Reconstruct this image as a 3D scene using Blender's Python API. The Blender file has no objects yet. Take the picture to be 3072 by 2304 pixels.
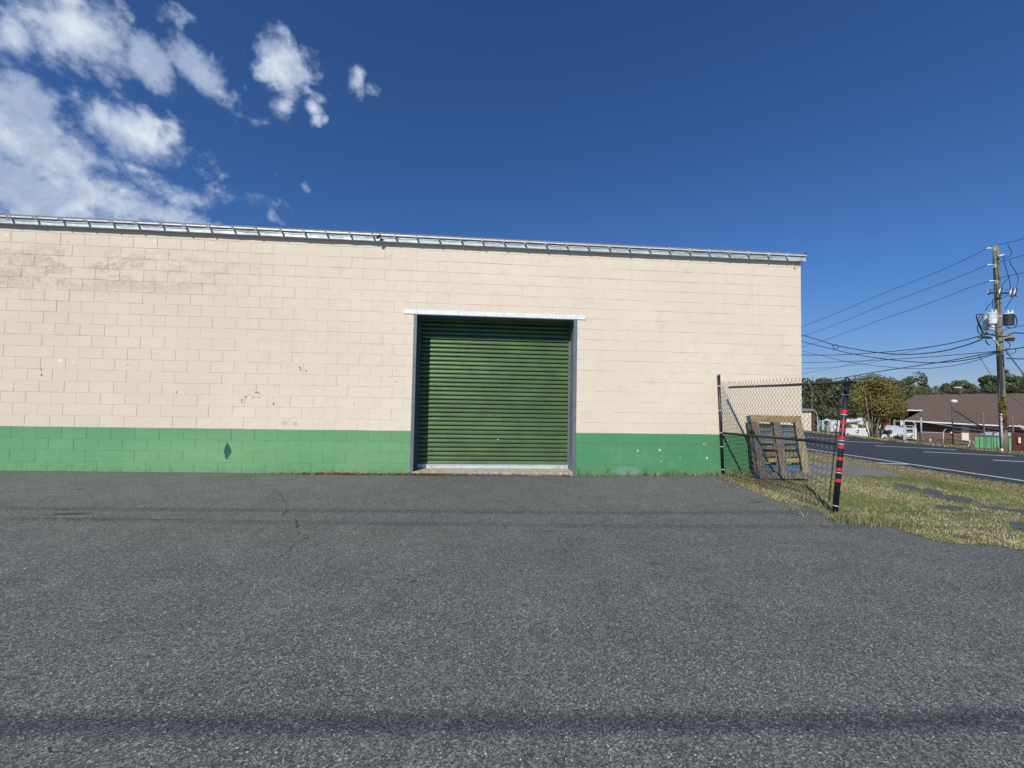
import bpy, math, random
import numpy as np
from mathutils import Vector, Matrix

rnd = random.Random(7)
nrs = np.random.RandomState(11)
S = bpy.context.scene
C = S.collection
RAD = math.radians

# ------------------------------------------------------------------ camera
F = 1200.0                                   # focal length in pixels of the 3072 px wide photograph
YAW, PIT, ROL = RAD(-4.51), RAD(2.11), RAD(-1.04)
CAM = Vector((7.546, -7.684, 1.438))
_Rz = Matrix.Rotation(YAW, 3, 'Z')
_Rx = Matrix.Rotation(PIT, 3, 'X')
_Ry = Matrix(((math.cos(ROL), 0, math.sin(ROL)), (0, 1, 0), (-math.sin(ROL), 0, math.cos(ROL))))
RM = _Rz @ _Rx @ _Ry
cd = bpy.data.cameras.new('camera')
cd.sensor_width = 36.0
cd.lens = F / 3072.0 * 36.0
cd.clip_start = 0.05
cd.clip_end = 3000
cam = bpy.data.objects.new('camera', cd)
C.objects.link(cam)
r_, f_, u_ = RM.col[0], RM.col[1], RM.col[2]
cam.matrix_world = Matrix(((r_.x, u_.x, -f_.x, CAM.x), (r_.y, u_.y, -f_.y, CAM.y), (r_.z, u_.z, -f_.z, CAM.z), (0, 0, 0, 1)))
S.camera = cam
S.view_settings.view_transform = 'Standard'
S.view_settings.look = 'None'
S.view_settings.exposure = 0.0
S.view_settings.gamma = 1.0
S.view_settings.use_curve_mapping = False

# ------------------------------------------------------------------ sun + sky
SUN = Vector((-0.214, -0.40, 0.382)).normalized()      # towards the sun
sd = bpy.data.lights.new('sun', 'SUN')
sd.energy = 4.55
sd.angle = RAD(0.53)
sd.color = (1.0, 0.955, 0.88)
so = bpy.data.objects.new('sun', sd)
C.objects.link(so)
so.rotation_euler = SUN.to_track_quat('Z', 'Y').to_euler()

W = bpy.data.worlds.new('World')
S.world = W
W.use_nodes = True


class NT:
    """small helper to write node trees"""
    def __init__(s, tree):
        s.t = tree
        s.n = tree.nodes
        s.l = tree.links

    def new(s, kind, **kw):
        n = s.n.new(kind)
        for k, v in kw.items():
            setattr(n, k, v)
        return n

    def put(s, sock, v):
        if v is None:
            return
        if isinstance(v, bpy.types.NodeSocket):
            s.l.new(v, sock)
        else:
            if sock.type == 'RGBA' and not isinstance(v, (int, float)) and len(v) == 3:
                v = (*v, 1)
            sock.default_value = v

    def math(s, op, a, b=None, c=None, clamp=False):
        n = s.new('ShaderNodeMath', operation=op, use_clamp=clamp)
        for i, v in enumerate((a, b, c)):
            s.put(n.inputs[i], v)
        return n.outputs[0]

    def vmath(s, op, a, b=None):
        n = s.new('ShaderNodeVectorMath', operation=op)
        s.put(n.inputs[0], a)
        s.put(n.inputs[1], b)
        return n.outputs['Value'] if op in ('LENGTH', 'DOT_PRODUCT') else n.outputs[0]

    def noise(s, vec, scale, detail=3, rough=0.5, dist=0.0, dims='3D'):
        n = s.new('ShaderNodeTexNoise', noise_dimensions=dims)
        s.put(n.inputs['Vector'], vec)
        s.put(n.inputs['Scale'], scale)
        s.put(n.inputs['Detail'], detail)
        s.put(n.inputs['Roughness'], rough)
        s.put(n.inputs['Distortion'], dist)
        return n.outputs['Fac']

    def voro(s, vec, scale, feat='F1', out='Distance'):
        n = s.new('ShaderNodeTexVoronoi', feature=feat)
        s.put(n.inputs['Vector'], vec)
        s.put(n.inputs['Scale'], scale)
        return n.outputs[out]

    def ramp(s, fac, a, b, lo=0.0, hi=1.0, smooth=True):
        n = s.new('ShaderNodeMapRange', interpolation_type='SMOOTHSTEP' if smooth else 'LINEAR')
        s.put(n.inputs[0], fac)
        n.inputs[1].default_value = a
        n.inputs[2].default_value = b
        n.inputs[3].default_value = lo
        n.inputs[4].default_value = hi
        return n.outputs[0]

    def mix(s, fac, a, b, mode='MIX'):
        n = s.new('ShaderNodeMix', data_type='RGBA', blend_type=mode)
        s.put(n.inputs[0], fac)
        s.put(n.inputs[6], a)
        s.put(n.inputs[7], b)
        return n.outputs[2]

    def mapping(s, vec, loc=(0, 0, 0), rot=(0, 0, 0), scale=(1, 1, 1), kind='POINT'):
        n = s.new('ShaderNodeMapping', vector_type=kind)
        s.put(n.inputs[0], vec)
        n.inputs[1].default_value = loc
        n.inputs[2].default_value = rot
        n.inputs[3].default_value = scale
        return n.outputs[0]

    def xyz(s, vec):
        n = s.new('ShaderNodeSeparateXYZ')
        s.put(n.inputs[0], vec)
        return n.outputs

    def comb(s, x, y, z):
        n = s.new('ShaderNodeCombineXYZ')
        for i, v in enumerate((x, y, z)):
            s.put(n.inputs[i], v)
        return n.outputs[0]


def build_world():
    w = NT(W.node_tree)
    w.n.clear()
    out = w.new('ShaderNodeOutputWorld')
    bg = w.new('ShaderNodeBackground')
    bg.inputs[1].default_value = 0.1
    w.l.new(bg.outputs[0], out.inputs[0])
    sky = w.new('ShaderNodeTexSky', sky_type='NISHITA')
    sky.sun_disc = False
    sky.sun_elevation = math.asin(SUN.z)
    sky.sun_rotation = math.atan2(SUN.x, SUN.y) % (2 * math.pi)
    sky.altitude = 300
    sky.air_density = 1.0
    sky.dust_density = 0.15
    sky.ozone_density = 2.2
    hs = w.new('ShaderNodeHueSaturation')
    hs.inputs['Saturation'].default_value = SKY_SAT
    hs.inputs['Value'].default_value = SKY_VAL
    w.l.new(sky.outputs[0], hs.inputs['Color'])
    tc = w.new('ShaderNodeTexCoord')
    d = tc.outputs['Generated']
    x, y, z = w.xyz(d)
    low = w.ramp(z, 0.30, 0.0)
    skyc = w.mix(1.0, hs.outputs[0], w.mix(low, (0.43, 0.73, 1.17), (0.49, 0.58, 0.86)), 'MULTIPLY')
    az = w.math('ARCTAN2', x, y)
    el = w.math('ARCSINE', z)
    p = w.comb(az, el, 0.0)
    # cloud groups as they stand in the sky: azimuth, elevation, half sizes, turn (radians)
    blobs = []
    for (px, py, rx, ry, rot, g) in CLOUDS:
        dv = RM @ Vector(((px - 1536) / F, 1, -(py - 1152) / F))
        dv.normalize()
        a0, e0 = math.atan2(dv.x, dv.y), math.asin(dv.z)
        q = 1.0 / F * dv.y
        blobs.append((a0, e0, rx * q, ry * q, rot, g))
    blobs += [(-1.75, 0.35, 0.6, 0.3, 0.1, 1.0), (-2.3, 0.6, 0.4, 0.25, 0.3, 0.9), (-1.3, 0.95, 0.25, 0.2, 0.3, 0.9)]
    dens = None
    for (a0, e0, sx, sy, rot, g) in blobs:
        m = w.mapping(p, (a0, e0, 0), (0, 0, rot), (sx, sy, 1), 'TEXTURE')
        ln = w.vmath('LENGTH', m)
        v = w.math('MULTIPLY', w.ramp(ln, 1.45, 0.05, 0, 1, False), g)
        dens = v if dens is None else w.math('MAXIMUM', dens, v)
    zz = w.math('ADD', z, 0.16)
    q = w.comb(w.math('DIVIDE', x, zz), w.math('DIVIDE', y, zz), 0.3)
    n1 = w.noise(q, 2.6, 6, 0.60, 0.1)
    n2 = w.noise(d, 12.0, 8, 0.62, 0.35)
    n3 = w.noise(d, 40.0, 6, 0.62, 0.1)
    wv = w.new('ShaderNodeTexNoise')
    w.l.new(d, wv.inputs['Vector'])
    wv.inputs['Scale'].default_value = 9.0
    wv.inputs['Detail'].default_value = 4.0
    dw = w.vmath('ADD', d, w.vmath('MULTIPLY', w.vmath('SUBTRACT', wv.outputs['Color'], (0.5, 0.5, 0.5)), (0.16, 0.16, 0.16)))
    vb = w.new('ShaderNodeTexVoronoi', feature='F1')
    w.l.new(dw, vb.inputs['Vector'])
    vb.inputs['Scale'].default_value = 19.0
    vb.inputs['Detail'].default_value = 1.0
    bil = w.ramp(vb.outputs['Distance'], 0.75, 0.15, 0.28, 0.72, False)
    nn = w.math('ADD', w.math('ADD', w.math('MULTIPLY', n1, 0.18), w.math('MULTIPLY', n2, 0.25)), w.math('ADD', w.math('MULTIPLY', n3, 0.27), w.math('MULTIPLY', bil, 0.30)))
    v = w.math('ADD', w.math('MULTIPLY', dens, 1.02), w.math('MULTIPLY', w.math('SUBTRACT', nn, 0.5), 3.1))
    v = w.math('MULTIPLY', v, w.ramp(dens, 0.0, 0.12))
    cover = w.ramp(v, 0.14, 0.62)
    cover = w.math('MULTIPLY', cover, 0.98)
    shade = w.ramp(w.noise(d, 10.0, 6, 0.6, 0.3), 0.34, 0.62)
    thick = w.ramp(v, 0.35, 1.0)
    ccol = w.mix(w.math('MULTIPLY', thick, shade), (3.5, 4.4, 6.3), (7.4, 8.1, 8.9))
    col = w.mix(cover, skyc, ccol)
    # ground side of the sphere: dull earth tone
    w.l.new(col, bg.inputs[0])


SKY_SAT, SKY_VAL = 1.0, 0.85
# px, py, rx, ry in photo pixels; rot; strength
CLOUDS = [(225, 90, 190, 130, 0.3, 1.0), (30, 100, 90, 110, 0, 0.85), (350, 60, 110, 60, -0.5, 0.6),
          (440, 180, 90, 75, -0.4, 0.95), (600, 210, 130, 66, -0.5, 0.95), (700, 275, 60, 35, -0.6, 0.55),
          (520, 45, 60, 45, 0, 0.45), (848, 195, 100, 88, -0.7, 1.15), (850, 320, 60, 40, 0, 0.8), (925, 170, 90, 60, -0.8, 0.5),
          (790, 368, 60, 24, 0.2, 0.55), (942, 325, 40, 46, 0, 0.72), (1066, 246, 42, 44, 0, 0.68), (1120, 270, 55, 24, -0.3, 0.5),
          (80, 310, 150, 90, 0, 0.9), (270, 325, 70, 40, -0.3, 0.65), (100, 430, 230, 130, 0, 1.0), (390, 405, 160, 85, -0.1, 1.05),
          (505, 415, 55, 60, -0.6, 0.85), (200, 590, 430, 140, 0, 0.85), (480, 560, 260, 80, -0.3, 0.62), (480, 645, 260, 50, 0, 0.95),
          (700, 600, 260, 90, 0.1, 0.5), (560, 500, 200, 60, 0.2, 0.42), (40, 230, 120, 60, 0, 0.5)]
build_world()

# ------------------------------------------------------------------ geometry helpers


def g(X, Y=0.0):
    """height of the ground"""
    if X < -10:
        return 0.09
    if X < 9.4:
        return 0.03 - 0.006 * X
    if X < 12.5:
        return -0.0264 + 0.0364 * (X - 9.4) / 3.1
    if X < 18.8:
        return 0.010 - 0.0265 * (X - 12.5)
    if X < 29.5:
        return -0.157 - 0.0215 * (X - 18.8)
    if X < 46:
        return -0.387 - 0.13 * (X - 29.5)
    return -0.387 - 0.13 * 16.5


def ray(px, py):
    return RM @ Vector(((px - 1536) / F, 1.0, -(py - 1152) / F))


def at(px, py, depth):
    return CAM + ray(px, py) * depth


def ony(px, py, Y=0.0):
    d = ray(px, py)
    return CAM + d * ((Y - CAM.y) / d.y)


def onx(px, py, X):
    d = ray(px, py)
    return CAM + d * ((X - CAM.x) / d.x)


def gp(px, py, off=0.0):
    d = ray(px, py)
    t = 1.0
    for _ in range(60):
        P = CAM + d * t
        zt = g(P.x, P.y) + off
        t = t * 0.5 + 0.5 * (zt - CAM.z) / d.z
    P = CAM + d * t
    P.z = g(P.x, P.y) + off
    return P


def tag(o, label=None, cat=None, group=None, kind=None):
    if label:
        o['label'] = label
    if cat:
        o['category'] = cat
    if group:
        o['group'] = group
    if kind:
        o['kind'] = kind
    return o


def thing(name, label, cat, loc, group=None):
    o = bpy.data.objects.new(name, None)
    o.empty_display_size = 0.2
    C.objects.link(o)
    o.location = loc
    tag(o, label, cat, group)
    return o


def link(name, me, parent=None, loc=None):
    o = bpy.data.objects.new(name, me)
    C.objects.link(o)
    if loc is not None:
        o.location = loc
    if parent is not None:
        o.parent = parent
        off = Vector((0, 0, 0))
        q = parent
        while q is not None:
            off += Vector(q.location)
            q = q.parent
        # vertices are given in world coordinates
        if not parent.get('_rel'):
            p = parent
            tot = world_off(p)
            o.matrix_parent_inverse = Matrix.Translation(-tot)
    return o


_woff = {}


def world_off(p):
    tot = Vector((0, 0, 0))
    while p is not None:
        tot += Vector(p.location) + p.matrix_parent_inverse.translation if p.parent else Vector(p.location)
        p = p.parent
    return tot


class MB:
    def __init__(s):
        s.v = []
        s.f = []
        s.m = []

    def add(s, vs, fs, mi=0):
        b = len(s.v)
        s.v += [tuple(v) for v in vs]
        s.f += [tuple(b + i for i in f) for f in fs]
        s.m += [mi] * len(fs)
        return s

    def box(s, x0, x1, y0, y1, z0, z1, mi=0):
        vs = [(x0, y0, z0), (x1, y0, z0), (x1, y1, z0), (x0, y1, z0), (x0, y0, z1), (x1, y0, z1), (x1, y1, z1), (x0, y1, z1)]
        return s.add(vs, [(3, 2, 1, 0), (4, 5, 6, 7), (0, 1, 5, 4), (1, 2, 6, 5), (2, 3, 7, 6), (3, 0, 4, 7)], mi)

    def obox(s, c, a, b, d, mi=0):
        """box centred at c with half vectors a, b, d"""
        c, a, b, d = Vector(c), Vector(a), Vector(b), Vector(d)
        if a.cross(b).dot(d) < 0:
            a = -a
        vs = [c + i * a + j * b + k * d for k in (-1, 1) for (i, j) in ((-1, -1), (1, -1), (1, 1), (-1, 1))]
        return s.add(vs, [(3, 2, 1, 0), (4, 5, 6, 7), (0, 1, 5, 4), (1, 2, 6, 5), (2, 3, 7, 6), (3, 0, 4, 7)], mi)

    def plank(s, p, q, w, t, wdir, mi=0):
        """board from p to q, width w along wdir, thickness t"""
        p, q = Vector(p), Vector(q)
        d = (q - p)
        n = d.cross(Vector(wdir)).normalized()
        ww = n.cross(d).normalized()
        return s.obox((p + q) / 2, d / 2, ww * w / 2, n * t / 2, mi)

    def tube(s, pts, r, n=8, mi=0, caps=True):
        pts = [Vector(p) for p in pts]
        rs = r if isinstance(r, (list, tuple)) else [r] * len(pts)
        rings = []
        up = None
        for i, p in enumerate(pts):
            if i == 0:
                t = pts[1] - p
            elif i == len(pts) - 1:
                t = p - pts[-2]
            else:
                t = (pts[i + 1] - p).normalized() + (p - pts[i - 1]).normalized()
            t.normalize()
            if up is None:
                up = Vector((0, 0, 1)) if abs(t.z) < 0.9 else Vector((1, 0, 0))
            a = t.cross(up)
            a.normalize()
            b = a.cross(t)
            up = b
            rings.append([p + rs[i] * (math.cos(2 * math.pi * k / n) * a + math.sin(2 * math.pi * k / n) * b) for k in range(n)])
        vs = [v for rg in rings for v in rg]
        fs = []
        for i in range(len(pts) - 1):
            for k in range(n):
                fs.append((i * n + k, i * n + (k + 1) % n, (i + 1) * n + (k + 1) % n, (i + 1) * n + k))
        if caps:
            fs.append(tuple(range(n - 1, -1, -1)))
            fs.append(tuple((len(pts) - 1) * n + k for k in range(n)))
        return s.add(vs, fs, mi)

    def lathe(s, prof, base, axis=(0, 0, 1), n=16, mi=0):
        """prof: list of (radius, height) along axis from base"""
        ax = Vector(axis).normalized()
        pts = [Vector(base) + ax * h for (_, h) in prof]
        a = ax.orthogonal().normalized()
        b = ax.cross(a)
        vs = [p + pr[0] * (math.cos(2 * math.pi * k / n) * a + math.sin(2 * math.pi * k / n) * b) for p, pr in zip(pts, prof) for k in range(n)]
        fs = []
        for i in range(len(prof) - 1):
            for k in range(n):
                fs.append((i * n + k, i * n + (k + 1) % n, (i + 1) * n + (k + 1) % n, (i + 1) * n + k))
        fs.append(tuple(range(n - 1, -1, -1)))
        fs.append(tuple((len(prof) - 1) * n + k for k in range(n)))
        return s.add(vs, fs, mi)

    def prism(s, outline, ext, mi=0):
        """closed outline (3d points) extruded by vector ext"""
        n = len(outline)
        o = [Vector(p) for p in outline]
        e = Vector(ext)
        vs = o + [p + e for p in o]
        fs = [tuple(range(n - 1, -1, -1)), tuple(range(n, 2 * n))]
        for i in range(n):
            fs.append((i, (i + 1) % n, n + (i + 1) % n, n + i))
        return s.add(vs, fs, mi)

    def mesh(s, name, mats, smooth=False):
        me = bpy.data.meshes.new(name)
        me.from_pydata(s.v, [], s.f)
        for m in (mats if isinstance(mats, (list, tuple)) else [mats]):
            me.materials.append(m)
        if any(s.m):
            me.polygons.foreach_set('material_index', s.m)
        if smooth:
            me.polygons.foreach_set('use_smooth', [True] * len(me.polygons))
        me.update()
        return me

    def build(s, name, mats, parent=None, smooth=False):
        return link(name, s.mesh(name, mats, smooth), parent)


def numpy_mesh(name, V, Fc, mats, mi=None):
    """V (n,3), Fc (m,k) -> mesh"""
    me = bpy.data.meshes.new(name)
    k = Fc.shape[1]
    me.vertices.add(len(V))
    me.vertices.foreach_set('co', V.astype(np.float32).ravel())
    me.loops.add(Fc.size)
    me.loops.foreach_set('vertex_index', Fc.astype(np.int32).ravel())
    me.polygons.add(len(Fc))
    me.polygons.foreach_set('loop_start', np.arange(0, Fc.size, k, dtype=np.int32))
    me.polygons.foreach_set('loop_total', np.full(len(Fc), k, dtype=np.int32))
    for m in mats:
        me.materials.append(m)
    if mi is not None:
        me.polygons.foreach_set('material_index', mi.astype(np.int32))
    me.update(calc_edges=True)
    return me


# ------------------------------------------------------------------ materials
def new_mat(name):
    m = bpy.data.materials.new(name)
    m.use_nodes = True
    t = NT(m.node_tree)
    b = m.node_tree.nodes['Principled BSDF']
    return m, t, b


def wpos(t):
    return t.new('ShaderNodeNewGeometry').outputs['Position']


def simple(name, col, rough=0.6, metal=0.0, var=0.12, scale=6.0, bump=0.0, bscale=60.0, dirt=None, dirt_amt=0.0, spec=0.5):
    m, t, b = new_mat(name)
    p = wpos(t)
    n = t.noise(p, scale, 5, 0.6)
    c = t.mix(t.ramp(n, 0.25, 0.75), tuple(x * (1 - var) for x in col), tuple(min(1, x * (1 + var)) for x in col))
    if dirt is not None:
        n2 = t.noise(p, scale * 2.3, 6, 0.65, 0.4)
        c = t.mix(t.math('MULTIPLY', t.ramp(n2, 0.48, 0.66), dirt_amt), c, dirt)
    t.put(b.inputs['Base Color'], c)
    b.inputs['Roughness'].default_value = rough
    b.inputs['Metallic'].default_value = metal
    b.inputs['Specular IOR Level'].default_value = spec
    if bump:
        bn = t.new('ShaderNodeBump')
        bn.inputs['Strength'].default_value = bump
        bn.inputs['Distance'].default_value = 0.01
        t.l.new(t.noise(p, bscale, 3, 0.6), bn.inputs['Height'])
        t.l.new(bn.outputs[0], b.inputs['Normal'])
    return m


def ell(t, p, cx, cy, rx, ry, rot=0.0, plane='XZ'):
    """soft elliptical mask in world space, 1 inside"""
    x, y, z = t.xyz(p)
    q = t.comb(x, z if plane == 'XZ' else y, 0.0)
    m = t.mapping(q, (cx, cy, 0), (0, 0, rot), (rx, ry, 1), 'TEXTURE')
    return t.vmath('LENGTH', m)


def mat_wall(green=False):
    m, t, b = new_mat('green_block_paint' if green else 'cream_block_paint')
    p = wpos(t)
    x, y, z = t.xyz(p)
    base = (0.118, 0.325, 0.150) if green else (0.640, 0.545, 0.425)
    big = t.noise(p, 0.55, 4, 0.55)
    med = t.noise(p, 4.0, 5, 0.6)
    if green:
        c = t.mix(t.ramp(x, 6.5, 10.5), t.mix(t.ramp(big, 0.3, 0.7), (0.130, 0.325, 0.150), (0.178, 0.380, 0.175)), t.mix(t.ramp(big, 0.3, 0.7), (0.075, 0.265, 0.122), (0.105, 0.30, 0.14)))
        c = t.mix(t.math('MULTIPLY', t.ramp(med, 0.5, 0.75), 0.3), c, (0.20, 0.39, 0.195))
        # darker scrubbed marks
        d = t.noise(t.mapping(p, scale=(1.2, 1, 4.0)), 2.4, 5, 0.6, 0.3)
        c = t.mix(t.math('MULTIPLY', t.ramp(d, 0.58, 0.74), 0.35), c, (0.075, 0.245, 0.115))
        c = t.mix(t.math('MULTIPLY', t.ramp(z, 0.45, 0.75), 0.4), c, (0.092, 0.275, 0.125))
        spl = t.math('MULTIPLY', t.ramp(z, 0.22, 0.02), t.ramp(t.noise(p, 11, 7, 0.75, 0.3), 0.38, 0.68))
        c = t.mix(t.math('MULTIPLY', spl, 0.55), c, (0.13, 0.15, 0.10))
        drip = t.noise(t.mapping(p, scale=(9, 1, 0.7)), 1.0, 4, 0.6, 0.2)
        c = t.mix(t.math('MULTIPLY', t.ramp(drip, 0.56, 0.74), 0.22), c, (0.20, 0.38, 0.22))
        # the dark pointed patch with a ragged left edge
        P = ony(681, 1353)
        wob = t.math('MULTIPLY', t.math('SUBTRACT', t.noise(p, 40, 3, 0.6), 0.5), 0.35)
        xr = t.math('SUBTRACT', x, P.x)
        saw = t.math('MULTIPLY', t.math('PINGPONG', z, 0.014), 1.2)
        dx = t.math('MAXIMUM', t.math('DIVIDE', xr, 0.085), t.math('DIVIDE', t.math('ADD', xr, saw), -0.050))
        dz = t.math('ABSOLUTE', t.math('DIVIDE', t.math('SUBTRACT', z, P.z), 0.16))
        dm = t.math('ADD', t.math('ADD', t.math('POWER', dx, 1.35), dz), wob)
        c = t.mix(t.math('MULTIPLY', t.ramp(dm, 1.04, 0.88), 0.93), c, (0.020, 0.085, 0.072))
        # chips showing white primer, right of the door
        cn = t.noise(p, 26, 2, 0.5)
        zone = t.math('MULTIPLY', t.ramp(x, 10.6, 11.2), t.ramp(x, 13.2, 12.4))
        zone = t.math('MULTIPLY', zone, t.ramp(z, 0.12, 0.3))
        c = t.mix(t.math('MULTIPLY', t.ramp(cn, 0.715, 0.735), zone), c, (0.62, 0.66, 0.62))
        for (px_, py_, r) in ((1913, 1352, .016), (2112, 1333, .013), (2121, 1374, .018), (1979, 1350, .02), (1983, 1384, .01), (2041, 1373, .008)):
            Q = ony(px_, py_)
            l = t.math('ADD', ell(t, p, Q.x, Q.z, r, r * 1.4), wob)
            c = t.mix(t.ramp(l, 1.0, 0.85), c, (0.65, 0.70, 0.66))
        # faded bluish grey patch near the ground
        Q = ony(1880, 1418)
        l = t.math('ADD', ell(t, p, Q.x, Q.z + 0.03, 0.3, 0.10), t.math('MULTIPLY', wob, 3))
        c = t.mix(t.math('MULTIPLY', t.ramp(l, 1.1, 0.6), 0.6), c, (0.22, 0.33, 0.28))
    else:
        c = t.mix(t.ramp(big, 0.3, 0.7), (0.715, 0.630, 0.498), (0.758, 0.674, 0.538))
        c = t.mix(t.ramp(x, 9.0, -1.0), c, t.mix(1.0, c, (0.90, 0.89, 0.88), 'MULTIPLY'))  # brightness falling off to the left is put into the cream colour
        c = t.mix(t.math('MULTIPLY', t.ramp(med, 0.48, 0.75), 0.5), c, (0.62, 0.545, 0.435))
        fine = t.noise(p, 30, 4, 0.7)
        c = t.mix(t.math('MULTIPLY', t.ramp(fine, 0.55, 0.8), 0.15), c, (0.56, 0.49, 0.39))
        # weathering: soot brown bloom high up at the left, following the courses
        band = t.math('MULTIPLY', t.ramp(z, 3.05, 3.45), t.ramp(z, 4.15, 3.85))
        left = t.ramp(x, 4.4, 1.0)
        st = t.noise(t.mapping(p, scale=(0.75, 1, 1.8)), 2.1, 7, 0.72, 0.6)
        st2 = t.noise(p, 17, 7, 0.8, 0.2)
        s_ = t.math('MULTIPLY', t.ramp(st, 0.45, 0.58), t.ramp(st2, 0.36, 0.58))
        s_ = t.math('MULTIPLY', t.math('MULTIPLY', s_, band), left)
        c = t.mix(t.math('MULTIPLY', s_, 0.58), c, (0.36, 0.27, 0.165))
        # light general stain everywhere, weak
        s2 = t.math('MULTIPLY', t.ramp(t.noise(p, 1.7, 8, 0.75, 0.4), 0.58, 0.72), t.ramp(t.noise(p, 19, 5, 0.7), 0.45, 0.65))
        c = t.mix(t.math('MULTIPLY', s2, 0.22), c, (0.40, 0.31, 0.21))
        drip = t.noise(t.mapping(p, scale=(7, 1, 0.45)), 1.0, 5, 0.65, 0.15)
        c = t.mix(t.math('MULTIPLY', t.math('MULTIPLY', t.ramp(drip, 0.52, 0.72), t.ramp(z, 2.2, 4.3)), 0.20), c, (0.44, 0.375, 0.28))
        # light dab marks under the gutter and small spalls showing grey block
        wob = t.math('MULTIPLY', t.math('SUBTRACT', t.noise(p, 60, 3, 0.7), 0.5), 1.1)
        for (px_, py_, r) in ((19, 705, .022), (202, 713, .012), (246, 714, .009), (463, 725, .02), (635, 731, .012), (677, 735, .010), (850, 742, .012), (180, 1081, .03), (218, 1086, .018)):
            Q = ony(px_, py_)
            l = t.math('ADD', ell(t, p, Q.x, Q.z, r * 1.2, r), wob)
            c = t.mix(t.ramp(l, 1.0, 0.8), c, (0.80, 0.76, 0.66))
        for (px_, py_, rx, rz) in ((124, 1110, .011, .03), (125, 1124, .016, .016), (125, 1127, .018, .01), (384, 1095, .014, .012), (530, 1177, .011, .026), (771, 1177, .022, .015), (766, 1177, .012, .012),
                                   (777, 1180, .018, .014), (738, 1191, .020, .018), (760, 1192, .022, .010), (777, 1192, .012, .016), (726, 1200, .012, .026), (726, 1207, .012, .014),
                                   (819, 1194, .006, .02), (821, 1212, .016, .026), (900, 1103, .018, .014), (902, 1109, .014, .022), (918, 1113, .018, .017), (897, 1101, .01, .01),
                                   (1188, 1110, .012, .008), (1189, 1146, .016, .010), (1063, 1210, .006, .02), (2137, 1163, .012, .008), (205, 725, .016, .01)):
            Q = ony(px_, py_)
            l = t.math('ADD', ell(t, p, Q.x, Q.z, rx, rz), wob)
            c = t.mix(t.ramp(l, 1.0, 0.85), c, (0.20, 0.18, 0.15))
        for (px_, py_) in ((854, 1269), (886, 1272)):
            Q = ony(px_, py_)
            l = t.math('ADD', ell(t, p, Q.x, Q.z, .06, .05), t.math('MULTIPLY', wob, .6))
            c = t.mix(t.math('MULTIPLY', t.ramp(l, 1.1, 0.5), 0.45), c, (0.36, 0.30, 0.23))
    oi = t.new('ShaderNodeObjectInfo').outputs['Random']
    c = t.mix(1.0, c, t.comb(*[t.math('ADD', t.math('MULTIPLY', oi, 0.035), 0.982)] * 3), 'MULTIPLY')
    t.put(b.inputs['Base Color'], c)
    b.inputs['Roughness'].default_value = 0.72 if not green else 0.55
    b.inputs['Specular IOR Level'].default_value = 0.3
    bn = t.new('ShaderNodeBump')
    bn.inputs['Strength'].default_value = 0.55
    bn.inputs['Distance'].default_value = 0.0065
    h = t.math('ADD', t.math('MULTIPLY', t.noise(p, 120, 4, 0.7), 0.6), t.math('MULTIPLY', t.noise(p, 14, 5, 0.6, 0.5), 1.6))
    t.l.new(h, bn.inputs['Height'])
    t.l.new(bn.outputs[0], b.inputs['Normal'])
    return m


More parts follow.
